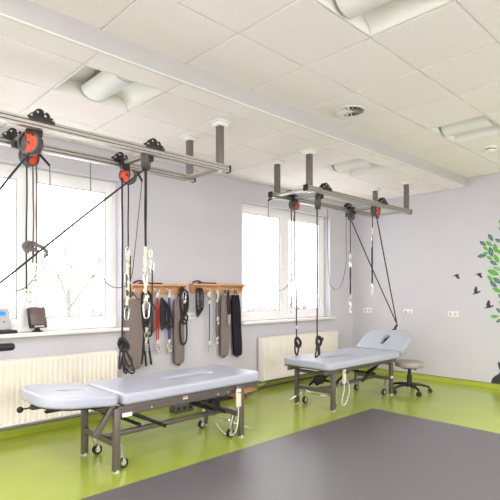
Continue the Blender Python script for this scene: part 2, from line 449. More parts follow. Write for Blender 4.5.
# ------------------------------------------------------------------ luminaires, diffuser, detector
def luminaire(x0, y0, z, label, lit=False):
    w, d = .665, .565
    t = thing('ceiling_light', label, 'ceiling light', (x0+w/2, y0+d/2, z), group='recessed ceiling lights')
    hw, hd = w/2-.012, d/2-.010
    b = MB()
    b.span((-hw, -hd, .13), (hw, hd, .135)); b.span((-hw, -hd, .0), (-hw+.006, hd, .13)); b.span((hw-.006, -hd, 0), (hw, hd, .13))
    b.build('housing', 'reflector', t)
    for s in (-1, 1):
        MB().span((-hw, s*hd-.003, .0), (hw, s*hd+.003, .13)).build('end_plate', 'reflector', t)
        rows = []
        for k in range(9):
            a = PI/2*k/8
            x = s*(hw-.008 - (hw-.10)*(1-math.cos(a))); zz = .004 + .118*math.sin(a)
            rows.append([(x, -hd+.006, zz), (x, hd-.006, zz)])
        MB().sheet(rows, .003).build('reflector', 'reflector', t)
    c = MB(); rows = []
    for k in range(17):
        a = PI*k/16; rows.append([(.115*math.cos(a), -hd+.03, .075-.082*math.sin(a)), (.115*math.cos(a), hd-.03, .075-.082*math.sin(a))])
    c.sheet(rows, .004)
    for yy in (-hd+.03, hd-.032):
        c.prism([(.115*math.cos(PI*k/16), .075-.082*math.sin(PI*k/16)) for k in range(17)], .002, Matrix.Translation((0, yy+.002, 0)) @ Matrix.Rotation(PI/2, 4, 'X'))
    c.build('lamp_cover', 'addedlamp' if lit else 'lampcover', t)
    g = MB()
    for k in range(5): g.span((-hw+.01+.018*k, -hd+.01, .10), (-hw+.014+.018*k, hd-.01, .122))
    g.build('recess_shade', 'dark', t)  # dark slats standing in for the shade inside the recess
    return t
LL = ['recessed ceiling light at the top left with bright curved reflectors', 'recessed ceiling light over the right hand rail frame', 'recessed ceiling light near the smoke detector',
      'recessed ceiling light behind the viewer, near left', 'added unseen ceiling light behind the viewer, far left', 'added unseen ceiling light at the rear of the room, middle', 'added unseen ceiling light at the rear right of the room', 'added unseen ceiling light at the rear left of the room']
for i, ((x, y, z), l) in enumerate(zip(LUM, LL)):
    luminaire(x, y, z, l, i > 3)
    if i > 3:      # unseen rear lamps, added and lit to brighten the room
        la = bpy.data.lights.new('added_lamp_light', 'AREA'); la.shape = 'RECTANGLE'; la.size = .22; la.size_y = .45; la.energy = 42; la.color = (1, .97, .97)
        o = bpy.data.objects.new('added_lamp_light', la); COL.objects.link(o); o.location = (x+.3325, y+.2825, z-.014)

t = thing('air_diffuser', 'round white swirl air vent set in a ceiling tile', 'air vent', (-3.475, -2.31, ZH-.006))
d = MB(); d.lathe([(.155, .002), (.155, -.006), (.138, -.010), (.126, -.006), (.126, .001)], seg=40); d.build('rim', 'white', t)
d = MB(); d.lathe([(0, .0045), (.126, .0045)], seg=40); d.build('core_shade', 'dark', t)  # dark disc for the shade between the vanes
d = MB()
for k in range(14):
    a = 2*PI*k/14
    m4 = Matrix.Rotation(a, 4, 'Z') @ Matrix.Translation((.074, 0, -.002)) @ Matrix.Rotation(R(38), 4, 'X')
    d.prism([(-.052, -.004), (.050, -.014), (.050, .014), (-.052, .004)], .0015, m4)
d.cyl((0, 0, .003), (0, 0, -.008), .024, seg=24); d.build('vanes', 'white', t)
t = thing('smoke_detector', 'small white round smoke detector on the ceiling at the right edge', 'smoke detector', (-1.36, -2.80, ZH))
d = MB(); d.lathe([(0, 0), (.064, 0), (.064, -.016), (.052, -.02), (.05, -.02)], seg=28); d.build('base', 'white', t)
d = MB(); d.lathe([(.05, -.018), (.05, -.036), (.042, -.054), (.024, -.062), (0, -.063)], seg=28); d.build('head', 'white', t)
d = MB(); d.lathe([(.0512, -.024), (.0512, -.033)], seg=28); d.build('smoke_slot', 'dark', t)

# ------------------------------------------------------------------ overhead rail frames
ZR = 2.506; YF, YR = -1.535, -1.005
def rail_profile():
    w, h, g, gd = .026, .030, .004, .005
    pts = []
    side = [(w, -h), (w, -.014-g), (w-gd, -.014-g), (w-gd, -.014+g), (w, -.014+g), (w, .012-g), (w-gd, .012-g), (w-gd, .012+g), (w, .012+g), (w, h)]
    pts += side + [(g, h), (g, h-gd), (-g, h-gd), (-g, h)] + [(-x, y) for x, y in reversed(side)] + [(-g, -h), (-g, -h+gd), (g, -h+gd), (g, -h)]
    return pts
def rail_frame(x0, x1, label):
    t = thing('rail_frame', label, 'ceiling rail frame', ((x0+x1)/2, (YF+YR)/2, ZR), group='overhead rail frames')
    hx, hy = (x1-x0)/2, (YF-YR)/2
    for s in (1, -1):
        m4 = Matrix(((0, 0, 1, -hx), (1, 0, 0, s*hy), (0, 1, 0, 0), (0, 0, 0, 1)))
        r = MB().prism(rail_profile(), 2*hx, m4).build('rail', 'alu', t)
        gr = MB()
        for sy in (1, -1):
            for zz in (-.014, .012): gr.span((-hx+.001, s*hy+sy*.0208-.0008, zz-.003), (hx-.001, s*hy+sy*.0208+.0008, zz+.003))
        gr.build('groove_shade', 'alushade', r)  # dark strips laid in as the shade of the rail grooves
        for e in (-1, 1):
            MB().box((e*(hx+.008), s*hy, 0), (.024, .064, .072), .010).build('end_cap', 'black', r)
    for e in (-1, 1):
        MB().box((e*(hx-.075), 0, .0), (.09, 2*abs(hy)-.05, .022), .003).build('crossbar', 'alu', t)
        for s in (1, -1):
            px, py = e*(hx-.075) + (.035 if s*hy > 0 else -.02), s*hy
            p = MB(); p.box((px, py, (.03+ZL-ZR)/2), (.056, .056, ZL-ZR-.03), .005).build('post', 'post', t)
            q = MB(); q.box((px, py, ZL-ZR-.006), (.15, .15, .012), .003); q.prism([(-.052, -.052), (.052, -.052), (.052, .052), (-.052, .052)], .03, Matrix.Translation((px, py, ZL-ZR-.042)), .004)
            q.build('mounting_plate', 'white', t)
            MB().box((px, py, -.036), (.03, .03, .014), .004).build('bolt', 'steel', t)
rail_frame(-6.65, -4.305, 'left hand overhead aluminium rail frame, cut off by the left edge')
rail_frame(-3.17, -.865, 'right hand overhead aluminium rail frame, above the farther table')

# trolleys that roll along the two rails
def carriage_mb(s):
    out = [(-.135, .0), (-.135, .022), (-.12, .042), (-.095, .046), (-.085, .062), (-.06, .088), (-.02, .098), (.03, .092), (.052, .072), (.06, .05), (.10, .046), (.125, .034), (.135, .012), (.135, 0)]
    return [(x*.64, z*.78) for x, z in out]
def trolley(x, label):
    t = thing('pulley_trolley', label, 'pulley trolley', (x, (YF+YR)/2, ZR), group='black pulley trolleys on the rails')
    hy = (YF-YR)/2
    for s in (1, -1):
        for side in (-.036, .030):
            m4 = Matrix(((1, 0, 0, 0), (0, 0, 1, s*hy+side), (0, 1, 0, .016), (0, 0, 0, 1)))
            c = MB().prism(carriage_mb(s), .006, m4, .0015).build('carriage_plate', 'black', t)
            for bx, bz in ((-.072, .028), (-.032, .056), (.014, .063), (.018, .040), (.073, .023)):
                yy = s*hy+side+(.006 if side > 0 else 0); MB().cyl((bx, yy-.004, bz+.016), (bx, yy+.004, bz+.016), .008, seg=10).build('bolt', 'steel', c)
        for wx, wr in ((-.064, .015), (-.013, .034), (.028, .027), (.067, .012)):
            MB().cyl((wx, s*hy-.028, .034+wr), (wx, s*hy+.028, .034+wr), wr, seg=20).build('wheel', 'rubber', t)
        MB().box((0, s*(hy)+(.075 if s*hy < 0 else -.075), -.015), (.075, .06, .10), .012).build('clamp', 'black', t)
    tb = MB().box((0, 0, -.005), (.05, 2*abs(hy)-.14, .028), .004).build('cross_tube', 'alu', t)
    g = MB()
    for k in (-.014, 0, .014): g.span((k-.003, -abs(hy)+.07, -.0206), (k+.003, abs(hy)-.07, -.0194))
    g.build('groove_shade', 'alushade', tb)  # dark strips drawing shaded grooves on the tube
trolley(-6.0, 'black pulley trolley at the far left of the rails')
trolley(-5.105, 'black pulley trolley on the left frame, above the wall rack')
trolley(-2.83, 'black pulley trolley in front of the right window')
trolley(-1.60, 'black pulley trolley near the right end of the right frame')

PF, PR = -1.485, -.965      # hanging planes of front and rear pulleys
# pulleys
def pulley(loc, rz, label, r=.078, flip=1, hub='dgrey'):
    """disc axis = local x"""
    t = thing('pulley', label, 'pulley', loc, rz, group='orange disc rope pulleys')
    ax = Matrix.Rotation(PI/2, 4, 'Y')
    h = MB(); h.lathe([(r*.80, -.030), (r*.97, -.030), (r, -.022), (r, -.008), (r*.94, 0), (r, .008), (r, .022), (r*.97, .030), (r*.80, .030)], ax, 36); h.build('rim', 'dgrey', t)
    d = MB(); d.lathe([(0, -.018), (r*.82, -.018)], ax, 32); d.lathe([(0, .018), (r*.82, .018)], ax, 32); d.build('hub_plate', hub, t)
    def lobe(sgn):
        pts = [(r*.80*math.cos(a), r*.80*math.sin(a)) for a in [R(62 + 236*k/20) for k in range(21)]]
        pts += [(r*.24, -r*.5), (r*.12, -r*.2), (r*.28, 0), (r*.12, r*.25), (r*.24, r*.5)]
        pts = [(flip*a, b) for a, b in pts][::flip]
        m4 = Matrix(((0, 0, sgn, sgn*.0182), (1, 0, 0, 0), (0, 1, 0, 0), (0, 0, 0, 1)))
        return pts, m4
    o = MB(); p, m4 = lobe(1); o.prism(p, .006, m4); p, m4 = lobe(-1); o.prism(p, .006, m4); o.build('orange_face', 'orange', t)
    k = MB()
    for sgn in (1, -1):
        m4 = Matrix(((0, 0, sgn, sgn*.0182), (1, 0, 0, 0), (0, 1, 0, 0), (0, 0, 0, 1)))
        k.prism([(flip*a*r, b*r) for a, b in [(.28, .72), (.14, .45), (.28, .1), (.14, -.3), (.28, -.70), (.40, -.66), (.28, -.3), (.42, .1), (.28, .45), (.40, .66)]][::flip], .008, m4)
    k.cyl((-.03, 0, 0), (.03, 0, 0), .013, seg=14); k.build('brake_bar', 'dgrey', t)
    y = MB(); y.box((0, 0, r+.010), (.05, .034, .03), .006).cyl((0, 0, r+.01), (0, 0, r+.045), .010, seg=10)
    y.box((-.033, 0, r*.88), (.006, .03, r*.4), .002).box((.033, 0, r*.88), (.006, .03, r*.4), .002); y.build('yoke', 'black', t)
    return t
pulley((-6.03, PF+.05, 2.40), R(-143), 'orange disc pulley nearest the camera, at the top left', .082, -1)
pulley((-5.875, PR, 2.43), R(-70), 'grey and orange pulley behind the nearest orange disc, top left', .076, -1)
pulley((-5.01, PR+.0, 2.425), R(-138), 'orange disc pulley on the left frame, second trolley, window side', hub='pale')
pulley((-5.145, PF, 2.44), R(140), 'edge-on grey pulley on the left frame where the diagonal rope starts')
pulley((-2.71, PR, 2.45), R(-92), 'orange pulley in front of the right window, by the crossbar', .07, -1)
pulley((-2.90, PF, 2.385), R(124), 'edge-on grey pulley hanging lowest, in front of the right window')
pulley((-1.475, PR, 2.455), R(-76), 'edge-on pulley before the room corner, rear rail', .072, -1)
pulley((-1.69, PF, 2.435), R(-88), 'orange and grey pulley at the right end of the right frame', .076, -1)

# ------------------------------------------------------------------ hanging ropes
def carabiner(mb, c, L, r=.004, w=None, rz=0.):
    w = w or L*.42; c = Vector(c); a = L/2-w/2
    pts = []
    for k in range(9): q = PI*k/8; pts.append((w/2*math.cos(q), a+w/2*math.sin(q)))
    for k in range(9): q = PI+PI*k/8; pts.append((w/2*.8*math.cos(q), -a+w/2*.8*math.sin(q)))
    dx = Vector((math.cos(rz), math.sin(rz), 0))
    mb.tube([c + dx*x + Vector((0, 0, z)) for x, z in pts], r, True, 6)
    return mb
def cleat(mb, c, h=.10, w=.021): 
    c = Vector(c); mb.box(c, (w, .022, h), .006); mb.box(c+Vector((.014, 0, h*.25)), (.02, .016, .022), .004); mb.box(c+Vector((-.012, 0, -h*.3)), (.018, .016, .02), .004); return mb
def wob(x, y, z0, z1, n=6, amp=.004):
    return [(x+random.uniform(-amp, amp), y+random.uniform(-amp, amp), z0+(z1-z0)*k/n) for k in range(n+1)]
def rope_thing(label, loc, strands, m='rope', r=.0065, hooks=(), cleats=(), hand=None, group='ropes hanging from the pulleys', hookm='steel', loops=()):
    t = thing('hanging_rope', label, 'rope', loc, group=group)
    mb = MB()
    for s in strands: mb.tube(smooth(s, 4), r, seg=6)
    mb.build('cord', m, t, True)
    for c, L in hooks: carabiner(MB(), c, L, .0065).build('snap_hook', hookm, t, True)
    for c, h in cleats: cleat(MB(), c, h).build('cord_grip', 'cream', t, True)
    for pts, rr in loops: MB().tube(smooth(pts, 5, True), rr, True, 8).build('hand_loop', 'black', t, True)
    return t

# left frame, first trolley
y = PR
rope_thing('black rope with a silver ring end, leftmost of those before the left window', (-5.89, y, 2.40),
           [wob(-5.893, y, 2.38, 1.36, 6, .003)], r=.006, hooks=[((-5.875, y, 1.33), .085)], cleats=[((-5.878, y, 1.40), .05)])
rope_thing('speckled rope with a long white clip before the left window mullion', (-5.845, y, 2.40),
           [wob(-5.845, y, 2.38, 1.60, 6, .003), wob(-5.818, y, 2.38, 1.55, 6, .003)], 'ropew', .0055, hooks=[((-5.855, y, 1.69), .11), ((-5.83, y, 1.50), .08)], cleats=[((-5.83, y, 1.57), .06)])
bun = MB(); cc = Vector((-5.835, y-.03, 1.715))
for k in range(6):
    ox = random.uniform(-.015, .015); oz = random.uniform(-.02, .02)
    bun.tube(smooth([cc+.66*Vector((-.15+.02*k, 0, .01+oz)), cc+.66*Vector((-.11, -.012*k, .055+oz)), cc+.66*Vector((-.01, -.02, .045+oz)), cc+.66*Vector((.06, -.02, .02)), cc+.66*Vector((.06, .02, -.03)), cc+.66*Vector((-.04, .015, -.01+oz)), cc+.66*Vector((-.11, .01, -.05+oz))], 5, True), .007, True, 6)
for k in range(4):
    bun.tube(smooth([cc+.66*Vector((.0, 0, .04)), cc+.66*Vector((.07, -.01, .03-.01*k)), cc+.66*Vector((.11+.008*k, -.005*k, -.03)), cc+.66*Vector((.15-.02*k, 0, -.08-.012*k))], 5), .008, seg=6)
single(bun, 'rope_bundle', 'ropeg', 'knotted bundle of grey cord hanging in mid air before the left window', 'rope', cc)
# the two slack diagonal ropes that run out of the picture to the left
rope_thing('black rope running steeply down left from the nearest orange disc', (-6.03, PF, 2.35),
           [[(-6.04, PF+.03, 2.33), (-6.2, PF+.02, 2.10), (-6.42, PF, 1.76)]], r=.0075, group='slanting ropes')
rope_thing('long black rope slanting across the left window from the edge-on pulley', (-5.15, PF, 2.38),
           [[(-5.145, PF, 2.375), (-5.619, PF, 1.974), (-5.95, PF, 1.685), (-6.24, PF, 1.432), (-6.6, PF, 1.14)]], r=.0078, group='slanting ropes')
# second trolley of the left frame
rope_thing('long black rope with tangled hand loops touching the nearer table', (-5.067, y, 2.38),
           [wob(-5.067, y, 2.40, .90, 8, .002), [(-5.06, y, .93), (-5.10, y-.03, .86), (-5.115, y-.03, .74), (-5.09, y, .68), (-5.065, y, .8), (-5.05, y-.02, .90)],
            [(-5.06, y, .90), (-5.03, y-.03, .82), (-4.985, y-.03, .74), (-5.0, y, .69), (-5.04, y+.01, .78), (-5.055, y, .88)],
            [(-5.06, y, .92), (-5.02, y-.02, .80), (-4.97, y-.04, .66), (-5.0, y-.04, .635), (-5.05, y-.02, .70), (-5.06, y, .86)],
            [(-5.065, y, .90), (-5.065, y-.01, .75), (-5.058, y-.01, .66), (-5.035, y-.01, .635), (-5.03, y-.01, .655), (-5.05, y-.01, .68)]],
           r=.0085, loops=[([(-5.09, y-.01, .95), (-5.05, y-.025, .93), (-5.02, y-.02, .87), (-5.06, y-.01, .84), (-5.09, y+.01, .89)], .018)])
rope_thing('black rope with white cord grips and clips, in front of the left rack end', (-5.007, y, 2.34),
           [wob(-5.007, y, 2.35, 1.72, 5, .002), wob(-4.985, y, 1.70, 1.32, 4, .003), wob(-5.02, y, 1.55, 1.2, 3, .002)],
           hooks=[((-5.02, y, 1.73), .09), ((-5.03, y, 1.50), .10), ((-5.025, y, 1.17), .12)], cleats=[((-5.005, y, 1.70), .10), ((-5.015, y, 1.58), .12), ((-5.01, y, 1.43), .10), ((-5.02, y, 1.29), .09)])
yf = PF
rope_thing('black double rope with long cream grips, before the left rack', (-5.15, yf, 2.38),
           [wob(-5.152, yf, 2.37, 1.60, 5, .002), wob(-5.142, yf, 2.37, 1.72, 5, .002), wob(-5.085, yf, 1.55, 1.10, 4, .003), wob(-5.14, yf, 1.42, 1.30, 2, .002)],
           hooks=[((-5.105, yf, 1.68), .07), ((-5.15, yf, 1.48), .09), ((-5.09, yf, 1.57), .09), ((-5.14, yf, 1.22), .14)],
           cleats=[((-5.15, yf, 1.68), .12), ((-5.152, yf, 1.58), .10), ((-5.10, yf, 1.60), .07), ((-5.148, yf, 1.41), .10), ((-5.14, yf, 1.32), .05)])
# right frame
rope_thing('dark rope with silver hook end before the right window mullion', (-2.757, y, 2.40),
           [wob(-2.76, y, 2.38, 1.20, 8, .006)], 'rope', .008, hooks=[((-2.765, y, 1.15), .07)])
rope_thing('black rope with a long hand loop, at the window side of the farther table', (-2.68, y, 2.38),
           [wob(-2.70, y, 2.38, 1.5, 4, .003) + wob(-2.665, y, 1.4, .80, 4, .003)], 'rope', .0085, cleats=[((-2.665, y, .93), .04)],
           loops=[([(-2.66, y, .80), (-2.61, y-.02, .74), (-2.62, y, .68), (-2.66, y+.02, .72)], .018), ([(-2.665, y, .75), (-2.695, y, .66), (-2.66, y, .58), (-2.625, y, .66)], .011)])
rope_thing('black rope ending in a tangle of loops over the farther table', (-2.91, yf, 2.31),
           [wob(-2.912, yf, 2.32, .80, 8, .003)], 'rope', .00855, cleats=[((-2.91, yf, 1.33), .04)],
           loops=[([(-2.905, yf, .86), (-2.86, yf-.02, .83), (-2.87, yf, .76), (-2.92, yf, .78)], .016), ([(-2.91, yf, .80), (-2.96, yf-.02, .70), (-2.94, yf, .63), (-2.89, yf, .66), (-2.885, yf, .75)], .009),
                  ([(-2.90, yf, .79), (-2.93, yf-.02, .72), (-2.90, yf-.02, .66), (-2.87, yf, .72)], .009), ([(-2.89, yf, .84), (-2.82, yf-.01, .84), (-2.83, yf, .81)], .008)])
rope_thing('black rope with white clips high and low, just left of the room corner', (-1.495, y, 2.38),
           [wob(-1.495, y, 2.38, 1.88, 4, .003), wob(-1.488, y, 1.72, 1.32, 4, .002), wob(-1.502, y, 1.72, 1.32, 4, .002)],
           hooks=[((-1.49, y, 1.76), .09), ((-1.50, y, 1.20), .10), ((-1.495, y, 1.09), .07)], cleats=[((-1.495, y, 1.87), .08), ((-1.492, y, 1.31), .07), ((-1.50, y, 1.14), .05)])
rope_thing('black rope with one white clip at its low end, right of the room corner', (-1.76, yf, 2.35),
           [wob(-1.757, yf, 2.35, 2.16, 3, .002), wob(-1.757, yf, 2.08, 1.48, 4, .002), wob(-1.775, yf, 1.95, 1.48, 4, .002)],
           hooks=[((-1.76, yf, 2.06), .07), ((-1.765, yf, 1.45), .07)], cleats=[((-1.76, yf, 2.16), .09), ((-1.765, yf, 1.375), .10)])
HK = Vector((-.80, -1.30, .90))
rope_thing('slanting black rope from the rear pulley to the raised table end', (-1.47, PR, 2.38), [[(-1.47, PR, 2.38), (-1.14, -1.13, 1.64), tuple(HK)]], r=.0085, group='ropes tied to the raised table end')
rope_thing('slanting black rope from the front pulley to the raised table end', (-1.66, PF, 2.36), [[(-1.66, PF, 2.36), (-1.23, -1.39, 1.64), tuple(HK)]], r=.0085, group='ropes tied to the raised table end')
rope_thing('short black strap hooking the two slanting ropes to the raised table end', tuple(HK), [[tuple(HK), (-.79, -1.30, .87), (-.84, -1.30, .86), (-.82, -1.30, .83), (-.93, -1.30, .825)], [tuple(HK), (-.85, -1.30, .86), (-.87, -1.30, .84), (-.84, -1.30, .82), (-.94, -1.30, .815)]], r=.009, hooks=[(tuple(HK+Vector((0, 0, -.02))), .06)])

def release_cord(label, pts, handle, loc):
    t = thing('release_cord', label, 'cord', loc, group='thin release cords with black handles')
    MB().tube(smooth(pts, 8), .0036, seg=5).build('cord', 'wire', t, True)
    MB().cyl(handle[0], handle[1], .012, .010, seg=12).build('handle', 'black', t, True)
release_cord('thin looped cord hanging beside the nearest orange disc', [(-5.715, y, 2.40), (-5.712, y, 2.24), (-5.715, y, 1.9), (-5.774, y, 1.61), (-5.86, y, 1.45), (-5.941, y, 1.387), (-6.02, y, 1.39), (-6.10, y, 1.445), (-6.16, y, 1.7)],
             ((-5.80, y, 2.47), (-5.715, y, 2.39)), (-5.715, y, 2.40))
release_cord('thin looped cord hanging across the left window, left of the second trolley', [(-5.37, y, 2.52), (-5.368, y, 2.30), (-5.35, y, 1.95), (-5.298, y, 1.69), (-5.24, y, 1.48), (-5.156, y, 1.415), (-5.05, y, 1.42), (-4.977, y, 1.50), (-4.94, y, 1.75), (-4.90, y, 2.10), (-4.862, y, 2.42)],
             ((-4.925, y, 2.49), (-4.862, y, 2.40)), (-4.862, y, 2.42))
release_cord('thin looped cord at the left of the right window', [(-3.172, y, 2.45), (-3.17, y, 2.0), (-3.154, y, 1.687), (-3.08, y, 1.45), (-2.963, y, 1.393), (-2.84, y, 1.44), (-2.762, y, 1.54), (-2.735, y, 1.75), (-2.72, y, 2.30)],
             ((-3.172, y, 2.445), (-3.09, y, 2.49)), (-3.172, y, 2.45))
release_cord('thin looped cord on the wall between the right window and the corner', [(-2.03, y, 2.49), (-2.025, y, 2.0), (-1.988, y, 1.53), (-1.92, y, 1.43), (-1.83, y, 1.396), (-1.72, y, 1.46), (-1.64, y, 1.62), (-1.594, y, 1.817), (-1.60, y, 2.10), (-1.594, y, 2.44)],
             ((-1.594, y, 2.42), (-1.594, y, 2.50)), (-1.594, y, 2.44))

# ------------------------------------------------------------------ wall racks with therapy straps
def rack(x0, x1, z, hooks, label):
    t = thing('coat_rack', label, 'coat rack', (x0, 0, z), group='wooden wall racks')
    w = x1-x0
    MB().span((.012, -.018, -.125), (w-.012, 0, -.02), .003).build('back_board', 'wood', t)
    MB().box((w/2, -.055, -.012), (w, .11, .024), .004).build('shelf', 'wood', t)
    MB().prism([(0, 0), (-.095, 0), (-.018, -.10), (0, -.10)], .016, Matrix(((0, 0, 1, .012), (1, 0, 0, 0), (0, 1, 0, -.022), (0, 0, 0, 1)))).build('bracket', 'wood', t)
    MB().prism([(0, 0), (-.095, 0), (-.018, -.10), (0, -.10)], .016, Matrix(((0, 0, 1, w-.03), (1, 0, 0, 0), (0, 1, 0, -.022), (0, 0, 0, 1)))).build('bracket', 'wood', t)
    for hx in hooks:
        h = MB(); lx = hx-x0
        h.box((lx, -.021, -.07), (.022, .006, .06), .002)
        h.tube(smooth([(lx, -.024, -.088), (lx, -.045, -.094), (lx, -.064, -.082), (lx, -.066, -.058)], 4), .0045, seg=8); h.sph((lx, -.066, -.056), .008, seg=10)
        h.build('hook', 'steel', t)
RZ1, RZ2 = 1.462, 1.474
h1 = [-4.42, -4.27, -4.11, -3.945, -3.755]; h2 = [-3.515, -3.33, -3.195, -3.04, -2.88]
rack(-4.47, -3.70, RZ1, h1, 'left wooden rack on the window wall, with straps and red and blue cords')
rack(-3.605, -2.72, RZ2, h2, 'right wooden rack on the window wall, next to the right window')

def sling(name, x, w, zt, zb, m, label, cat='sling', loc_y=-.055, taper=.55, skew=0., toploop='black', group='felt slings on the wall racks'):
    t = thing(name, label, cat, (x, loc_y, zt), group=group)
    n = 14; rows = []
    path = [(-.016, -.075), (-.020, -.18)] + [(-.021-.003*math.sin(k*1.3), -.18-(zt-zb-.20)*k/8) for k in range(1, 9)] + [(-.016, -(zt-zb)+.004), (0, -(zt-zb)-.004), (.012, -(zt-zb)+.006)] + [(.014, -.18-(zt-zb-.22)*k/6) for k in range(6, -1, -1)] + [(.008, -.075)]
    L = zt-zb
    for (yy, zz) in path:
        f = taper + (1-taper)*min(1, -zz/.22)
        f *= 1 - (.25 if -zz > L-.03 else 0)*((-zz-(L-.03))/.03)
        rows.append([(skew*(-zz)/L + w*f*(u-.5), yy + .004*math.cos(7*u+zz*3), zz + .006*abs(2*u-1)) for u in [k/6 for k in range(7)]])
    MB().sheet(rows, .005).build('felt_band', m, t)
    lp = MB()
    for sx in (-1, 1): lp.tube(smooth([(0, -.004, .0), (sx*.012, -.010, -.03), (sx*w*taper*.35, -.012, -.085)], 4), .006, seg=6)
    lp.build('cord_loop', toploop, t)
    e = MB(); e.box((skew, -.004, -L-.012), (.05, .012, .014), .003); e.build('strap_end', 'black', t)
    return t
hz1, hz2 = RZ1-.075, RZ2-.075
sling('felt_sling', -4.43, .22, hz1-.02, .50, 'felt', 'wide taupe felt sling hanging furthest left under the racks', taper=.85)
sling('felt_sling', -3.80, .15, hz1-.04, .49, 'felt', 'narrow taupe felt sling behind the black strap loop at the right of the left rack', loc_y=-.05, taper=.75)
sling('felt_sling', -3.055, .15, hz2, .52, 'felt', 'taupe felt sling on the right rack beside a black sling', taper=.7, skew=-.02)
sling('felt_sling', -2.875, .15, hz2+.0, .50, 'feltb', 'black sling hanging last on the right rack, next to the window', taper=.62, skew=.045)
sling('felt_sling', -4.16, .15, 1.24, .92, 'felt', 'short taupe folded strap behind the black cords on the left rack', loc_y=-.03, taper=1., toploop='rope')

def cords(name, label, loc, strands, m, r=.006, ends=(), grips=(), clips=(), cat='cord', group='cords hanging on the wall racks', extra=()):
    t = thing(name, label, cat, loc, group=group)
    mb = MB()
    for s in strands: mb.tube(smooth(s, 5), r, seg=6)
    mb.build('cord', m, t, True)
    for s, mm, rr in extra: MB().tube(smooth(s, 5), rr, seg=6).build('second_strand', mm, t, True)
    for c, L in clips: carabiner(MB(), c, L, .006).build('snap_hook', 'steel', t, True)
    for c, h in grips: cleat(MB(), c, h, .03).build('cord_grip', 'cream', t, True)
    return t
Y0 = -.065
def loopy(x, zt, zb, w, y=Y0, lean=0.):
    return [(x, y, zt), (x-w*.45, y-.004, zt-.12*(zt-zb)), (x-w/2+lean*.5, y-.006, zt-.6*(zt-zb)), (x-w*.3+lean, y-.008, zb+.02), (x+lean, y-.010, zb), (x+w*.35+lean, y-.008, zb+.03), (x+w/2+lean*.5, y-.006, zt-.6*(zt-zb)), (x+w*.42, y-.004, zt-.12*(zt-zb)), (x+.002, y, zt)]
cords('pulley_strap', 'dark grey webbing strap with white clips, second place on the left rack', (-4.27, Y0, hz1),
      [loopy(-4.275, hz1, .98, .10), loopy(-4.26, hz1, .86, .13, lean=.02), [(-4.29, Y0, 1.15), (-4.30, Y0-.02, .85), (-4.33, Y0-.01, .55)], [(-4.27, Y0, 1.1), (-4.25, Y0-.02, .8), (-4.20, Y0-.01, .53)], [(-4.28, Y0, .9), (-4.29, Y0-.02, .7), (-4.27, Y0-.01, .52)]],
      'rope', .013, grips=[((-4.275, Y0-.02, .93), .07), ((-4.28, Y0-.02, .80), .08), ((-4.275, Y0-.02, 1.32), .07)], clips=[((-4.28, Y0-.03, .86), .09), ((-4.275, Y0-.03, .73), .10)])
cords('elastic_cord', 'red elastic cord with silver snap hooks on the left rack', (-4.11, Y0, hz1),
      [[(-4.115, Y0, hz1-.04), (-4.125, Y0, 1.1), (-4.122, Y0, .79)], [(-4.11, Y0, hz1-.04), (-4.098, Y0, 1.1), (-4.10, Y0, .79)]], 'red', .0075,
      grips=[((-4.115, Y0, 1.33), .06), ((-4.11, Y0, .785), .045)], clips=[((-4.11, Y0-.005, 1.36), .08), ((-4.118, Y0, .72), .09), ((-4.10, Y0, .69), .09)])
cords('rope_bundle', 'black cords folded in loops beside the red cord on the left rack', (-4.05, Y0-.02, 1.30),
      [loopy(-4.06+.012*k, 1.30-.02*k, .93+.02*(k % 3), .045+.012*k, y=Y0-.018-.006*k, lean=.012*k) for k in range(5)], 'rope', .010)
cords('elastic_cord', 'blue and purple elastic cord pair with silver snap hooks on the left rack', (-3.945, Y0, hz1),
      [[(-3.95, Y0, hz1-.05), (-3.962, Y0, 1.1), (-3.958, Y0, .80)], [(-3.948, Y0, hz1-.05), (-3.952, Y0-.006, 1.05), (-3.95, Y0-.004, .80)]], 'blue', .008,
      grips=[((-3.947, Y0, 1.33), .06), ((-3.945, Y0, .785), .045)], clips=[((-3.945, Y0-.005, 1.365), .08), ((-3.965, Y0, .72), .09), ((-3.93, Y0, .69), .10), ((-3.95, Y0, .67), .08)],
      extra=[([(-3.94, Y0, hz1-.05), (-3.93, Y0, 1.1), (-3.932, Y0, .80)], 'purple', .008)])
cords('strap_loop', 'thick black strap with a long loop hanging at the right of the left rack', (-3.755, Y0, hz1+.03),
      [loopy(-3.76+.006*k, hz1+.035-.01*k, 1.02+.03*k, .06+.018*k, y=Y0-.008*k) for k in range(4)] + [loopy(-3.755, 1.05, .73, .10, y=Y0-.02), loopy(-3.74, 1.10, .98, .09, y=Y0-.02)], 'rope', .011,
      grips=[((-3.752, Y0-.045, 1.25), .035)], clips=[((-3.752, Y0-.045, 1.32), .10)])
cords('rope_bundle', 'black rope coiled in a knot, first on the right rack', (-3.515, Y0, hz2+.02),
      [loopy(-3.52+.008*k, hz2+.02, 1.06+.02*k, .05+.02*k, y=Y0-.006*k) for k in range(4)] + [[(-3.56, Y0-.03, 1.24), (-3.51, Y0-.045, 1.26), (-3.47, Y0-.03, 1.22), (-3.52, Y0-.04, 1.20), (-3.57, Y0-.03, 1.17)]], 'rope', .008)
cords('elastic_cord', 'single blue elastic cord with cream ends on the right rack', (-3.33, Y0, hz2),
      [[(-3.33, Y0, hz2-.06), (-3.326, Y0, 1.0), (-3.33, Y0, .74)], [(-3.328, Y0, hz2-.06), (-3.332, Y0-.005, 1.0), (-3.328, Y0, .74)]], 'blue', .0075,
      grips=[((-3.325, Y0, 1.33), .07), ((-3.345, Y0, 1.345), .06), ((-3.33, Y0, 1.24), .05), ((-3.33, Y0, .715), .05)], clips=[((-3.33, Y0-.004, 1.36), .07), ((-3.33, Y0, .64), .07)])
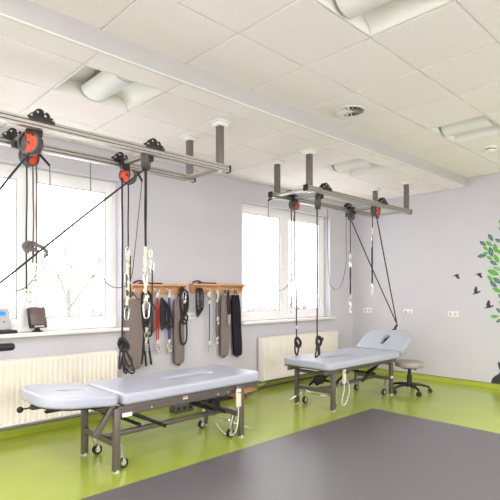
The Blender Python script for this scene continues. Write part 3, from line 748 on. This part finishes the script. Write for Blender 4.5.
cords('elastic_cord', 'double grey cord with white grips on the right rack', (-3.195, Y0, hz2),
      [[(-3.21, Y0, hz2-.06), (-3.215, Y0, 1.1), (-3.21, Y0, .75)], [(-3.185, Y0, hz2-.06), (-3.18, Y0, 1.1), (-3.185, Y0, .75)]], 'ropew', .0085,
      grips=[((-3.19, Y0, 1.33), .08), ((-3.20, Y0, 1.26), .05), ((-3.195, Y0-.004, 1.02), .05), ((-3.197, Y0, .765), .035)], clips=[((-3.195, Y0-.004, 1.37), .07), ((-3.192, Y0-.006, .97), .06), ((-3.197, Y0, .715), .06)])
sl = cords('strap_loop', 'narrow dark strap with brown pad, before the taupe sling on the right rack', (-3.03, Y0-.03, hz2),
      [[(-3.035, Y0-.03, hz2), (-3.045, Y0-.035, 1.2), (-3.03, Y0-.035, 1.06)], [(-3.03, Y0-.03, hz2), (-3.01, Y0-.035, 1.2), (-3.02, Y0-.035, 1.06)]], 'rope', .009)
pd = MB(); pd.box((-3.025, Y0-.04, 1.0), (.05, .022, .14), .008); pd.build('pad', 'stoolseat', sl, True)
# odds and ends lying on top of the racks
for x, z, lab in ((-4.30, RZ1, 'black strap lying on top of the left rack'), (-3.47, RZ2, 'black strap lying on top of the right rack')):
    mb = MB(); yy = -.06
    mb.tube(smooth([(x-.12, yy, z+.009), (x-.08, yy+.01, z+.03), (x-.03, yy-.01, z+.034), (x+.02, yy, z+.012), (x+.14, yy+.01, z+.009), (x+.25, yy-.01, z+.009)], 6), .009, seg=6)
    mb.tube(smooth([(x-.06, yy-.02, z+.009), (x+.03, yy-.02, z+.009), (x+.1, yy+.02, z+.009)], 5), .009, seg=6)
    single(mb, 'strap', 'black', lab, 'strap', (x, yy, z), 'straps lying on the racks')

# ------------------------------------------------------------------ treatment tables
def pad_mesh(outline, holes, thick, bevel=.022):
    return curve_mesh([outline]+holes, thick/2-bevel, bevel, 4)
def teardrop(x0, x1, cy, w, n=10, grow=0.):
    """slot from x0 to x1, wider at x1"""
    a = [(x1-w + (w+grow)*math.cos(R(-90+180*k/n)), cy+(w+grow)*math.sin(R(-90+180*k/n))) for k in range(n+1)]
    b = [(x0+w*.5+(w*.5+grow)*math.cos(R(90+180*k/n)), cy+(w*.5+grow)*math.sin(R(90+180*k/n))) for k in range(n+1)]
    return a+b
def table(loc, rz, zt, label, tilt, foot, legs, hw, slot_x):
    """local +x points to the head section. hinge at x=0. foot = foot end x (<0); legs = the two leg x's"""
    t = thing('treatment_table', label, 'treatment table', loc, rz, group='pale grey treatment tables')
    th = .085; b = .022; zc = zt-th/2
    ins = b
    # main pad
    slot = rrect(slot_x[1]-.02, -.088, slot_x[0]+.02, .088, .07)
    me = pad_mesh(rrect(foot+ins, -hw+ins, -.012-ins, hw-ins, [.06, .02, .02, .06]), [slot[::-1]], th)
    me.transform(Matrix.Translation((0, 0, zc))); mb = MB(); mb.mesh(me); mb.build('mattress', 'vinyl', t, sharp=50)
    # base board below the pad, closes the slot, dark for the shade in it
    mb = MB(); mb.box((foot/2-.006, 0, zt-th-.008), (-foot-.06, 2*hw-.06, .016), .004); mb.build('base_board', 'frame', t)
    # head section
    hl = .47 if tilt > .2 else .56
    hb = rrect(.012+ins, -hw+ins, hl-ins, hw-ins, [.03, .20, .20, .03], 10)
    me = pad_mesh(hb, [teardrop(.13, .36, 0, .055, grow=.018)[::-1]], th)
    me.transform(Matrix.Translation((0, 0, -th/2)))
    piv = Matrix.Translation((0, 0, zt)) @ Matrix.Rotation(-tilt, 4, 'Y')
    me.transform(piv); mb = MB(); mb.mesh(me); hd = mb.build('head_section', 'vinyl', t, sharp=50)
    mb = MB(); me = curve_mesh([rrect(.05, -hw+.05, hl-.05, hw-.05, [.03, .17, .17, .03], 8)], .006, .002); me.transform(piv @ Matrix.Translation((0, 0, -th-.008))); mb.mesh(me); mb.build('head_board', 'black', hd)
    # frame
    zu = zt-th-.016
    l0, l1 = legs; lw = .27
    for sy in (-1, 1):
        MB().box(((foot+.02)/2, sy*(lw), zu-.022), (-foot-.02, .035, .044), .004).build('side_rail', 'frame', t)
        for lx in legs:
            lg = MB().box((lx, sy*lw, zu/2-.01+.008), (.052, .042, zu-.022), .004).build('leg', 'frame', t)
            MB().cyl((lx, sy*lw, 0), (lx, sy*lw, .02), .026, seg=14).build('foot', 'pale', lg)
    for lx in legs:
        MB().box((lx, 0, .215), (.038, 2*lw-.05, .045), .004).build('end_bar', 'frame', t)
        MB().box((lx, 0, zu-.06), (.03, 2*lw-.05, .036), .004).build('end_bar', 'frame', t)
    MB().bar((l0, 0, .205), (l1, 0, .205), .045, .038, .004).build('centre_bar', 'frame', t)
    # lifting linkage and motor
    for sy in (-.16, .16):
        for xa, xb, za, zb in ((l0+.10, l0+.52, .23, zu-.05), (l1-.52, l1-.10, .23, zu-.05)):
            MB().bar((xa, sy, za), (xb, sy, zb), .02, .03, .003).build('scissor_link', 'black', t)
    for xa, za in ((l0+.25, .28), (l1-.25, .30)):
        MB().cyl((xa, -.19, za), (xa, .19, za), .014).build('cross_shaft', 'black', t)
    m = MB(); m.cyl((l0+.12, .06, .25), (l0+.42, .06, zu-.09), .026).cyl((l0+.40, .06, zu-.10), (l0+.56, .06, zu-.03), .014).box((l0+.16, .06, .30), (.11, .075, .10), .012); m.build('lift_motor', 'black', t)
    g = MB(); g.cyl((l1-.12, -.08, zu-.13), (l1+.20, -.08, zt-th-.03+.2*math.sin(tilt)), .012).cyl((l1-.30, -.08, zu-.17), (l1-.06, -.08, zu-.115), .019); g.build('gas_strut', 'black', t)
    # castors on swing levers
    for lx, s in ((l0, 1), (l1, -1)):
        for sy in (-1, 1):
            c = MB(); cxx = lx+s*.085; cy = sy*(lw-.055)
            c.cyl((cxx, cy-.014, .042), (cxx, cy+.014, .042), .040, seg=20)
            w = c.build('castor', 'rubber', t)
            q = MB(); q.cyl((cxx, cy-.016, .042), (cxx, cy+.016, .042), .022, seg=16); q.build('castor_hub', 'pale', w)
            f = MB(); f.bar((cxx, cy, .06), (cxx-s*.04, cy, .20), .036, .016, .003); f.box((cxx, cy-.019, .055), (.024, .004, .05)).box((cxx, cy+.019, .055), (.024, .004, .05)); f.build('castor_fork', 'steel', w)
    p = MB(); fx = l0-.02
    p.tube([(l0+.085, -.2, .16), (l0+.06, -.1, .14), (l0+.06, .1, .14), (l0+.085, .2, .16)], .009, seg=8); p.bar((l0+.06, .23, .14), (l0-.12, .30, .055), .03, .008, .002)
    p.build('castor_pedal', 'steel', t)
    # adjusting handle below the head
    a = MB(); a.bar((.02, 0, zt-th-.03), (hl-.12, 0, zt-th-.03), .03, .02) if tilt < .1 else a.bar((-.02, 0, zu-.03), (.20, 0, zu+.03), .03, .02)
    a.build('head_bracket', 'black', t)
    return t
# nearer table: head to the left (turned half round)
TA = (-5.43, -1.275, 0); TB = (-1.35, -1.30, 0)
ta = table(TA, PI, .60, 'nearer treatment table, flat, cut off by the lower left edge', R(5.5), -1.50, (-1.28, 0.01), .345, (-.60, -1.14))
tb = table(TB, 0, .575, 'farther treatment table with its head end raised, beside the stool', R(33), -1.56, (-1.38, -.09), .365, (-.58, -1.20))
# lock lever below the left table's head
k = MB(); k.box((.47, -.10, .512), (.075, .05, .036), .006); k.build('lever_clamp', 'dgrey', ta)
k = MB(); k.cyl((.48, -.10, .512), (.56, -.12, .505), .006).sph((.575, -.122, .503), .024, seg=14); k.build('lever_knob', 'black', ta)
k = MB(); k.box((-.07, .292, .43), (.085, .002, .03)); k.build('label_plate', 'white', ta)
k = MB(); k.box((-.62, .292, .477), (.05, .003, .026)); kk = k.build('label_plate', 'white', ta)
k = MB(); k.box((-.62, .294, .481), (.05, .002, .010)); k.build('label_stripe', 'labelred', kk)
k = MB(); k.box((-.1, -.2905, .235), (.06, .003, .026)); k.build('label_plate', 'white', tb)
# front apron beam of the nearer table
MB().box((-.635, .272, .452), (1.31, .03, .056), .004).build('apron', 'frame', ta)
for bx in (-.29, -.98, -1.10): MB().cyl((bx, .287, .452), (bx, .292, .452), .011, seg=10).build('bolt', 'steel', ta)
MB().bar((.02, .25, .515), (.17, .25, .30), .03, .045, .004).build('head_strut', 'frame', ta)

def remote(loc, label, cable):
    t = thing('hand_control', label, 'hand control', loc, group='cream hand controls hung on the tables')
    d = MB(); d.box((0, 0, -.085), (.055, .026, .17), .010); d.build('body', 'cream', t)
    for dx in (-.011, .011): MB().cyl((dx, -.012, -.035), (dx, -.0155, -.035), .007, seg=12).build('button', 'dgrey', t)
    h = MB(); h.tube([(0, .010, -.005), (0, .012, .02), (0, .024, .028), (0, .036, .02)], .004, seg=8); h.build('hanger', 'steel', t)
    MB().tube(smooth([(0, 0, -.168)] + cable, 6), .0055, seg=7).build('cable', 'wirew', t)
remote((-4.23, -1.60, .475), 'cream hand control hanging from the nearer table', [(-.002, 0, -.25), (-.01, .01, -.36), (-.02, .06, -.44), (0, .2, -.455), (.03, .36, -.40)])
remote((-2.56, -1.605, .468), 'cream hand control hanging from the farther table', [(0, 0, -.24), (-.03, .01, -.36), (.0, .02, -.425), (.07, .02, -.40), (.15, .03, -.27), (.13, .05, -.16), (.04, .08, -.15), (.06, .12, -.24), (.1, .16, -.28)])

# table supply cable to the plugged socket
mb = MB(); mb.tube(smooth([(-.028, -1.02, 1.043), (-.05, -1.03, 1.03), (-.35, -1.14, .985), (-.66, -1.26, .925), (-.78, -1.30, .80), (-.84, -1.32, .56), (-1.3, -1.3, .44)], 8), .004, seg=6)
cab = thing('power_cable', 'thin pale cable from the socket above the stool to the farther table', 'cable', (-.03, -1.02, 1.043))
mb.build('lead', 'wirew', cab, True)
MB().cyl((-.0115, -1.016, 1.043), (-.05, -1.02, 1.04), .018, .012, seg=12).build('plug', 'pale', cab, True)

# ------------------------------------------------------------------ stool
t = thing('swivel_stool', 'round taupe swivel stool on black castors by the right wall', 'stool', (-1.11, -1.66, 0), R(18))
s = MB(); s.lathe([(0, .345), (.165, .345), (.186, .352), (.193, .368), (.193, .402), (.184, .418), (.16, .425), (0, .427)], seg=40); s.build('seat', 'stoolseat', t)
s = MB(); s.lathe([(.10, .325), (.10, .345), (0, .345)], seg=24).box((0, 0, .335), (.16, .16, .012)); s.build('seat_plate', 'black', t)
s = MB(); s.cyl((0, 0, .08), (0, 0, .24), .034, .032, 20).cyl((0, 0, .24), (0, 0, .335), .022, seg=16); s.build('gas_column', 'black', t)
s = MB(); s.tube(smooth([(.07, 0, .335), (.13, -.02, .32), (.18, -.03, .30), (.215, -.04, .285)], 4), .006, seg=8).cyl((.20, -.036, .29), (.235, -.045, .278), .012, seg=10); s.build('height_lever', 'black', t)
b = MB(); b.cyl((0, 0, .075), (0, 0, .125), .05, .042, 20); b.build('hub', 'black', t)
for k in range(5):
    a = 2*PI*k/5; c, sn = math.cos(a), math.sin(a)
    lg = MB(); pts = [(.04*c, .04*sn, .108), (.13*c, .13*sn, .105), (.22*c, .22*sn, .088), (.265*c, .265*sn, .072)]
    lg.tube(smooth(pts, 4), [.022-.0007*i for i in range(13)], seg=10); lo = lg.build('leg', 'black', t)
    w = MB(); tx, ty = -sn, c
    for o in (-.016, .016): w.cyl((.27*c+tx*(o-.008), .27*sn+ty*(o-.008), .028), (.27*c+tx*(o+.008), .27*sn+ty*(o+.008), .028), .028, seg=18)
    w.cyl((.265*c, .265*sn, .03), (.265*c, .265*sn, .075), .009); w.box((.27*c, .27*sn, .046), (.035, .035, .03), .008, (0, 0, a)); w.build('castor', 'black', lo)

# ------------------------------------------------------------------ things on the left sill and chair arm
sz = W1[2]
t = thing('control_unit', 'silver grey control unit with a blue display, left on the window sill', 'control unit', (-5.80, .03, sz), R(4))
d = MB(); m4 = Matrix.Translation((0, .02, .135)) @ Matrix.Rotation(R(-16), 4, 'X'); d.box((0, 0, 0), (.21, .03, .21), .008); bmesh.ops.transform(d.bm, matrix=m4, verts=d.bm.verts); bo = d.build('body', 'silver', t)
d = MB(); d.box((-.01, -.0155, .052), (.15, .003, .04), .001); bmesh.ops.transform(d.bm, matrix=m4, verts=d.bm.verts); d.build('display', 'lcd', bo)
for bx in (-.06, -.01, .04):
    d = MB(); d.cyl((bx, -.015, -.03), (bx, -.018, -.03), .008, seg=12); bmesh.ops.transform(d.bm, matrix=m4, verts=d.bm.verts); d.build('button', 'dgrey', bo)
d = MB(); d.box((.02, .0, .016), (.25, .13, .028), .006).box((.0, .045, .06), (.10, .025, .09), .006); d.build('stand', 'black', t)
t = thing('small_monitor', 'small dark tilted panel on a black foot, on the left window sill', 'monitor', (-5.45, .03, sz), R(14))
m4 = Matrix.Translation((0, .0, .145)) @ Matrix.Rotation(R(-14), 4, 'X')
d = MB(); d.box((0, 0.008, -.006), (.185, .022, .205), .006); d.box((-.088, .004, -.0), (.014, .034, .16), .004); bmesh.ops.transform(d.bm, matrix=m4, verts=d.bm.verts); d.build('back_shell', 'black', t)
d = MB(); d.box((0.006, -.006, .012), (.172, .008, .176), .003); bmesh.ops.transform(d.bm, matrix=m4, verts=d.bm.verts); d.build('screen', 'screen', t)
d = MB(); d.box((.006, -.0085, -.094), (.11, .006, .016), .002); bmesh.ops.transform(d.bm, matrix=m4, verts=d.bm.verts); d.build('button_strip', 'pale', t)
d = MB(); d.lathe([(0, 0), (.055, 0), (.055, .008), (.03, .016), (.018, .05), (0, .05)], seg=24); d.build('foot', 'black', t)

t = thing('armchair', 'black padded arm of a treatment chair poking in at the left edge', 'chair', (-6.42, -.66, 0))
c = MB(); c.box((.245, -.02, .925), (.56, .10, .065), .028, seg=4); c.build('armrest', 'black', t)
c = MB(); c.bar((.02, -.02, .92), (.02, -.02, .60), .04, .03, .004); c.build('arm_post', 'frame', t)
c = MB(); c.box((-.22, .16, .60), (.52, .44, .09), .03, seg=4); c.build('seat', 'black', t)
c = MB(); c.box((-.50, .16, .93), (.09, .44, .62), .03, seg=4); c.build('backrest', 'black', t)
c = MB(); c.cyl((-.22, .16, .06), (-.22, .16, .56), .035); c.lathe([(0, .0), (.26, .0), (.26, .02), (.06, .06), (0, .06)], Matrix.Translation((-.22, .16, 0)), 32); c.build('pedestal', 'frame', t)

# ------------------------------------------------------------------ clutter on the floor below the nearer table and the wall cable
mb = MB(); mb.box((-2.98, -.22, .075), (.42, .34, .022), .004, (0, 0, R(8))).box((-2.98, -.22, .032), (.36, .05, .064), .004, (0, 0, R(8)))
single(mb, 'balance_board', 'wood2', 'tan wooden balance board on the floor behind the nearer table', 'balance board', (-2.98, -.22, 0))
cl = MB(); random.seed(4)
for k in range(9):
    cx, cy = -3.50+random.uniform(-.16, .16), -.30+random.uniform(-.09, .09)
    pts = [(cx+random.uniform(-.2, .2), cy+random.uniform(-.1, .1), .02+random.uniform(0, .13)) for _ in range(6)]
    cl.tube(smooth(pts, 5, True), .011, True, 6)
single(cl, 'cable_tangle', 'black', 'tangle of black cables and straps on the floor behind the nearer table', 'cables', (-3.55, -.30, .0))
t = thing('power_strip', 'dark power supply box on the floor among the cables', 'power supply', (-3.98, -.36, 0))
c = MB(); c.box((0, 0, .045), (.26, .12, .09), .01); c.build('box', 'dgrey', t)
for k in range(3): MB().cyl((-.08+.08*k, -.06, .05), (-.08+.08*k, -.0635, .05), .022, seg=16).build('outlet', 'black', t)
fc = MB(); pts = [(-3.25, -.10, .012)] + [(-3.0+.17*k, -.05+.022*k+.012*math.sin(k*2.1)-.13, .0125) for k in range(14)]
pts = [(a, min(b, -.06), c) for a, b, c in pts]
fc.tube(smooth(pts, 5), .0125, seg=8)
single(fc, 'floor_cable', 'ropew', 'speckled grey cable lying on the green floor along the window wall', 'cable', (-2.2, -.1, 0))

# ------------------------------------------------------------------ wall stickers on the right wall
XW = -.0006
def wallpts(pts, c, s, ang=0., flip=1):
    """sticker outline (u to the right as seen, v up) -> points on the right wall; u right = -y"""
    out = []
    for u, v in pts:
        u *= flip; a = u*math.cos(ang)-v*math.sin(ang); b = u*math.sin(ang)+v*math.cos(ang)
        out.append((c[0]-a*s, c[1]+b*s))
    return out
def sticker(mb, pts, thick=.0012, lift=0.):
    m4 = Matrix(((0, 0, -1, XW-lift), (1, 0, 0, 0), (0, 1, 0, 0), (0, 0, 0, 1)))
    return mb.prism(pts, thick, m4)
tree = thing('tree_sticker', 'green leafy tree wall sticker cut off by the right edge', 'wall sticker', (0, -2.6, 1.5))
leaf_out = [(-.5, 0), (-.38, .10), (-.18, .19), (.05, .215), (.25, .16), (.40, .08), (.5, 0), (.40, -.08), (.25, -.16), (.05, -.215), (-.18, -.19), (-.38, -.10)]
# (y, z, length, angle anticlockwise as seen, kind)
LEAVES = [(-2.322, 2.146, 0.106, -59, 'd'), (-2.216, 2.07, 0.1, -36, 'd'), (-2.326, 1.941, 0.132, -76, 'd'), (-2.204, 1.892, 0.112, 8, 'd'), (-2.362, 1.782, 0.102, -30, 'd'), (-2.428, 2.093, 0.093, -30, 'd'), (-2.302, 2.06, 0.104, -42, 'l'), (-2.384, 1.992, 0.123, -79, 'l'), (-2.254, 1.996, 0.084, -44, 'l'), (-2.259, 1.929, 0.07, -13, 'l'), (-2.307, 1.855, 0.087, -35, 'l'), (-2.399, 1.843, 0.121, -64, 'l'), (-2.438, 1.934, 0.087, -47, 'l'), (-2.447, 2.257, 0.064, -62, 'l'), (-2.41, 1.699, 0.108, -19, 'm'), (-2.355, 1.645, 0.149, -26, 'l'), (-2.447, 2.356, 0.065, -71, 'l'), (-2.314, 1.565, 0.1, -52, 'l'), (-2.359, 1.478, 0.114, -44, 'd'), (-2.409, 1.529, 0.118, -40, 'd'), (-2.406, 1.396, 0.116, -27, 'l'), (-2.444, 1.306, 0.064, -62, 'd'), (-2.432, 1.104, 0.087, -47, 'd'), (-2.374, 1.021, 0.102, 2, 'l'), (-2.435, 0.964, 0.085, 32, 'd'), (-2.443, 1.221, 0.048, -52, 'm'), (-3.148, 1.857, 0.118, 74, 'm'), (-2.818, 1.235, 0.101, 40, 'l'), (-2.882, 1.399, 0.136, 58, 'd'), (-2.945, 1.981, 0.108, -42, 'd'), (-3.019, 1.17, 0.139, -40, 'd'), (-3.314, 2.164, 0.141, -12, 'm'), (-2.844, 2.346, 0.119, 29, 'm'), (-2.731, 1.9, 0.148, -46, 'l'), (-3.267, 1.327, 0.111, 31, 'l'), (-2.992, 2.234, 0.129, 56, 'd'), (-3.004, 1.452, 0.117, -73, 'l'), (-2.508, 2.023, 0.108, 3, 'd'), (-2.581, 1.89, 0.136, -26, 'd'), (-3.123, 1.312, 0.124, 43, 'l'), (-3.058, 1.237, 0.145, -75, 'l'), (-2.987, 1.69, 0.106, 74, 'd'), (-2.703, 1.641, 0.129, 61, 'l'), (-2.92, 2.448, 0.115, -61, 'l'), (-2.84, 1.191, 0.11, 24, 'l'), (-2.831, 1.353, 0.102, 6, 'l'), (-3.044, 1.33, 0.143, 16, 'm'), (-2.611, 1.652, 0.143, 63, 'l'), (-2.823, 2.373, 0.125, 30, 'd'), (-2.554, 1.719, 0.113, -3, 'd'), (-3.062, 2.175, 0.149, 0, 'l'), (-3.03, 1.916, 0.107, 80, 'l'), (-2.954, 2.033, 0.118, -9, 'm'), (-3.331, 1.229, 0.134, 14, 'l'), (-2.816, 1.538, 0.13, -35, 'l'), (-3.193, 2.136, 0.142, -13, 'l'), (-2.681, 1.286, 0.141, 65, 'd'), (-3.086, 1.439, 0.14, -19, 'l'), (-3.191, 1.716, 0.135, -54, 'd'), (-3.076, 1.584, 0.142, 32, 'd')]
for (ly, lz, ln, an, kd) in LEAVES:
    mb = MB(); sticker(mb, [(a+2.6, b-1.5) for a, b in wallpts(leaf_out, (ly, lz), ln*1.18, R(an))])
    o = mb.build('leaf', {'l': 'leafl', 'd': 'leafd', 'm': 'leafm'}[kd], tree)
    if kd in 'dm':
        v = MB()
        for k in range(-2, 3):
            for sg in (1, -1):
                x = k*.15
                q = [(x-.02, sg*.03), (x+.05, sg*.03), (x+.11, sg*(.13-.03*abs(k))), (x+.04, sg*(.13-.03*abs(k)))]
                if sg < 0: q = q[::-1]
                sticker(v, [(a+2.6, b-1.5) for a, b in wallpts(q, (ly, lz), ln*1.18, R(an))], .0003, .0012)
        v.build('leaf_vein', 'leafv', o)
tr = MB()
def strip(pts, w0, w1, mb):
    n = len(pts)
    L = []; Rr = []
    for i, p in enumerate(pts):
        a = Vector(pts[max(0, i-1)]); b = Vector(pts[min(n-1, i+1)]); d = (b-a).normalized(); nn = Vector((-d.y, d.x)); w = (w0+(w1-w0)*i/(n-1))/2
        L.append(Vector(p)+nn*w); Rr.append(Vector(p)-nn*w)
    sticker(mb, [(v.x+2.6, v.y-1.5) for v in L + Rr[::-1]], .001)
strip([(-2.95, .10), (-2.90, .5), (-2.93, .9), (-2.90, 1.3)], .16, .07, tr)
for e in ((-2.60, 1.55), (-3.25, 1.6), (-2.72, 2.0), (-3.0, 2.1)): strip([(-2.91, 1.2), (-2.85+(e[0]+2.9)*.5, 1.4), e], .05, .015, tr)
tr.build('trunk', 'decal', tree)

bird_a = [(-.62, .02), (-.40, .06), (-.20, .10), (-.12, .22), (.10, .26), (.40, .24), (.36, .12), (.30, .04), (.42, -.12), (.46, -.28), (.38, -.40), (.25, -.36), (.10, -.22), (-.02, -.10), (-.10, -.02), (-.25, .02), (-.45, .0)]
bird_b = [(-.55, -.40), (-.35, -.34), (-.18, -.26), (-.22, -.06), (-.14, .20), (.0, .42), (.10, .50), (.20, .34), (.20, .06), (.22, -.16), (.36, -.14), (.46, -.06), (.56, -.12), (.50, -.24), (.36, -.30), (.15, -.38), (-.10, -.40), (-.34, -.44)]
def bird(y, z, s, ang, out, label, flip=1):
    mb = MB(); sticker(mb, [(a, b) for a, b in wallpts(out, (y, z), s, R(ang), flip)])
    single(mb, 'bird_sticker', 'decal', label, 'wall sticker', (0, y, z), 'flying bird stickers')
bird(-1.83, 1.605, .115, 0, bird_a, 'black flying bird sticker, leftmost of the flock on the right wall')
bird(-2.155, 1.615, .115, 0, bird_a, 'black flying bird sticker nearest the tree leaves, highest on the right')
bird(-2.115, 1.39, .125, 6, bird_b, 'black bird sticker with wings up, in the middle of the flock')
bird(-2.29, 1.19, .13, 4, bird_b, 'black bird sticker with wings up, lowest of the flock')
rab = [(-.42, -.50), (-.30, -.50), (-.10, -.50), (.20, -.50), (.40, -.48), (.42, -.38), (.30, -.30), (.34, -.12), (.30, .02), (.44, .06), (.50, .18), (.44, .30), (.30, .34), (.26, .60), (.18, .82), (.10, .84), (.10, .62), (.14, .36), (.06, .36), (.02, .60), (-.08, .78), (-.14, .70), (-.10, .48), (-.02, .26), (-.10, .12), (-.26, .02), (-.40, -.14), (-.46, -.32)]
mb = MB(); sticker(mb, wallpts(rab, (-2.455, .175), .275, 0)); single(mb, 'rabbit_sticker', 'decal', 'black sitting rabbit sticker low on the right wall', 'wall sticker', (0, -2.39, .2))

# ------------------------------------------------------------------ outside the windows
struct('ground_outside', MB().span((-60, .6, -.9), (50, 90, -.8)), 'snow')
random.seed(11)
def bare_tree(loc, h, label, n=5):
    mb = MB(); base = Vector(loc)
    def branch(p, d, L, r, depth):
        q = p + d*L*.5 + Vector((random.uniform(-.08, .08), random.uniform(-.08, .08), 0))*L; e = q + (d+Vector((random.uniform(-.25, .25), random.uniform(-.25, .25), .1))).normalized()*L*.5
        mb.tube([p, q, e], [r, r*.8, r*.55], seg=6)
        if depth:
            for _ in range(3 if depth > 1 else 4):
                a = random.uniform(0, 2*PI); dd = (d*.75+Vector((math.cos(a), math.sin(a), random.uniform(.0, .5)))*.65).normalized()
                branch(q.lerp(e, random.uniform(.1, 1)), dd, L*random.uniform(.5, .75), r*.5, depth-1)
    branch(base, Vector((random.uniform(-.1, .1), 0, 1)), h*.42, .05*h/3, 4)
    single(mb, 'bare_tree', 'bark', label, 'tree', loc, 'bare winter trees outside')
bare_tree((-1.2, 9.0, -.8), 5.4, 'pale bare tree outside, seen through the right sash of the left window')
bare_tree((-4.3, 13.5, -.8), 4.8, 'pale bare tree outside, seen at the left of the left window')
bare_tree((14.0, 22.0, -.8), 5.0, 'pale bare tree far outside, seen through the right window')
hz = MB()
for k in range(1500):
    x = random.uniform(-9, 34); q = random.uniform(.5, 1.9); yy = 25+random.uniform(-2, 2)
    hz.tube([(x, yy, -.8), (x+random.uniform(-.2, .2), yy, -.8+q*.6), (x+random.uniform(-.5, .5), yy, -.8+q)], [.022, .016, .006], seg=4)
tag(hz.build('hedgerow', 'bark'), 'distant bare hedge of thin twigs along the snow outside the windows', 'hedge', kind='stuff')

# ------------------------------------------------------------------ light
w = bpy.data.worlds.new('overcast'); S.world = w; w.use_nodes = True
bg = w.node_tree.nodes['Background']; bg.inputs['Color'].default_value = (1.0, .955, .97, 1); bg.inputs['Strength'].default_value = 3.2
def portal(loc, rot, sx, sy):
    l = bpy.data.lights.new('daylight_portal', 'AREA'); l.shape = 'RECTANGLE'; l.size = sx; l.size_y = sy; l.cycles.is_portal = True
    o = bpy.data.objects.new('daylight_portal', l); COL.objects.link(o); o.location = loc; o.rotation_euler = rot
for a, b, c, d in (W1, W2, W3_ADDED): portal(((a+b)/2, .27, (c+d)/2), (-PI/2, 0, 0), b-a, d-c)
for a, b, c, d in WB_ADDED: portal(((a+b)/2, YB-.27, (c+d)/2), (PI/2, 0, 0), b-a, d-c)
for a, b, c, d in WF_ADDED: portal((XL-.27, (a+b)/2, (c+d)/2), (0, -PI/2, 0), d-c, b-a)
# ------------------------------------------------------------------ camera
cam = bpy.data.cameras.new('camera'); cam.sensor_width = 36; cam.lens = 480.33/500*36; cam.shift_y = 41.51/500; cam.clip_start = .05; cam.clip_end = 300
co = bpy.data.objects.new('camera', cam); COL.objects.link(co); co.location = (-7.2415, -4.8775, 1.375)
co.rotation_euler = (PI/2, 0, -R(90-46.05)); S.camera = co
S.view_settings.view_transform = 'Standard'; S.view_settings.look = 'None'; S.view_settings.gamma = 1; S.view_settings.use_curve_mapping = False
S.view_settings.exposure = 0.74
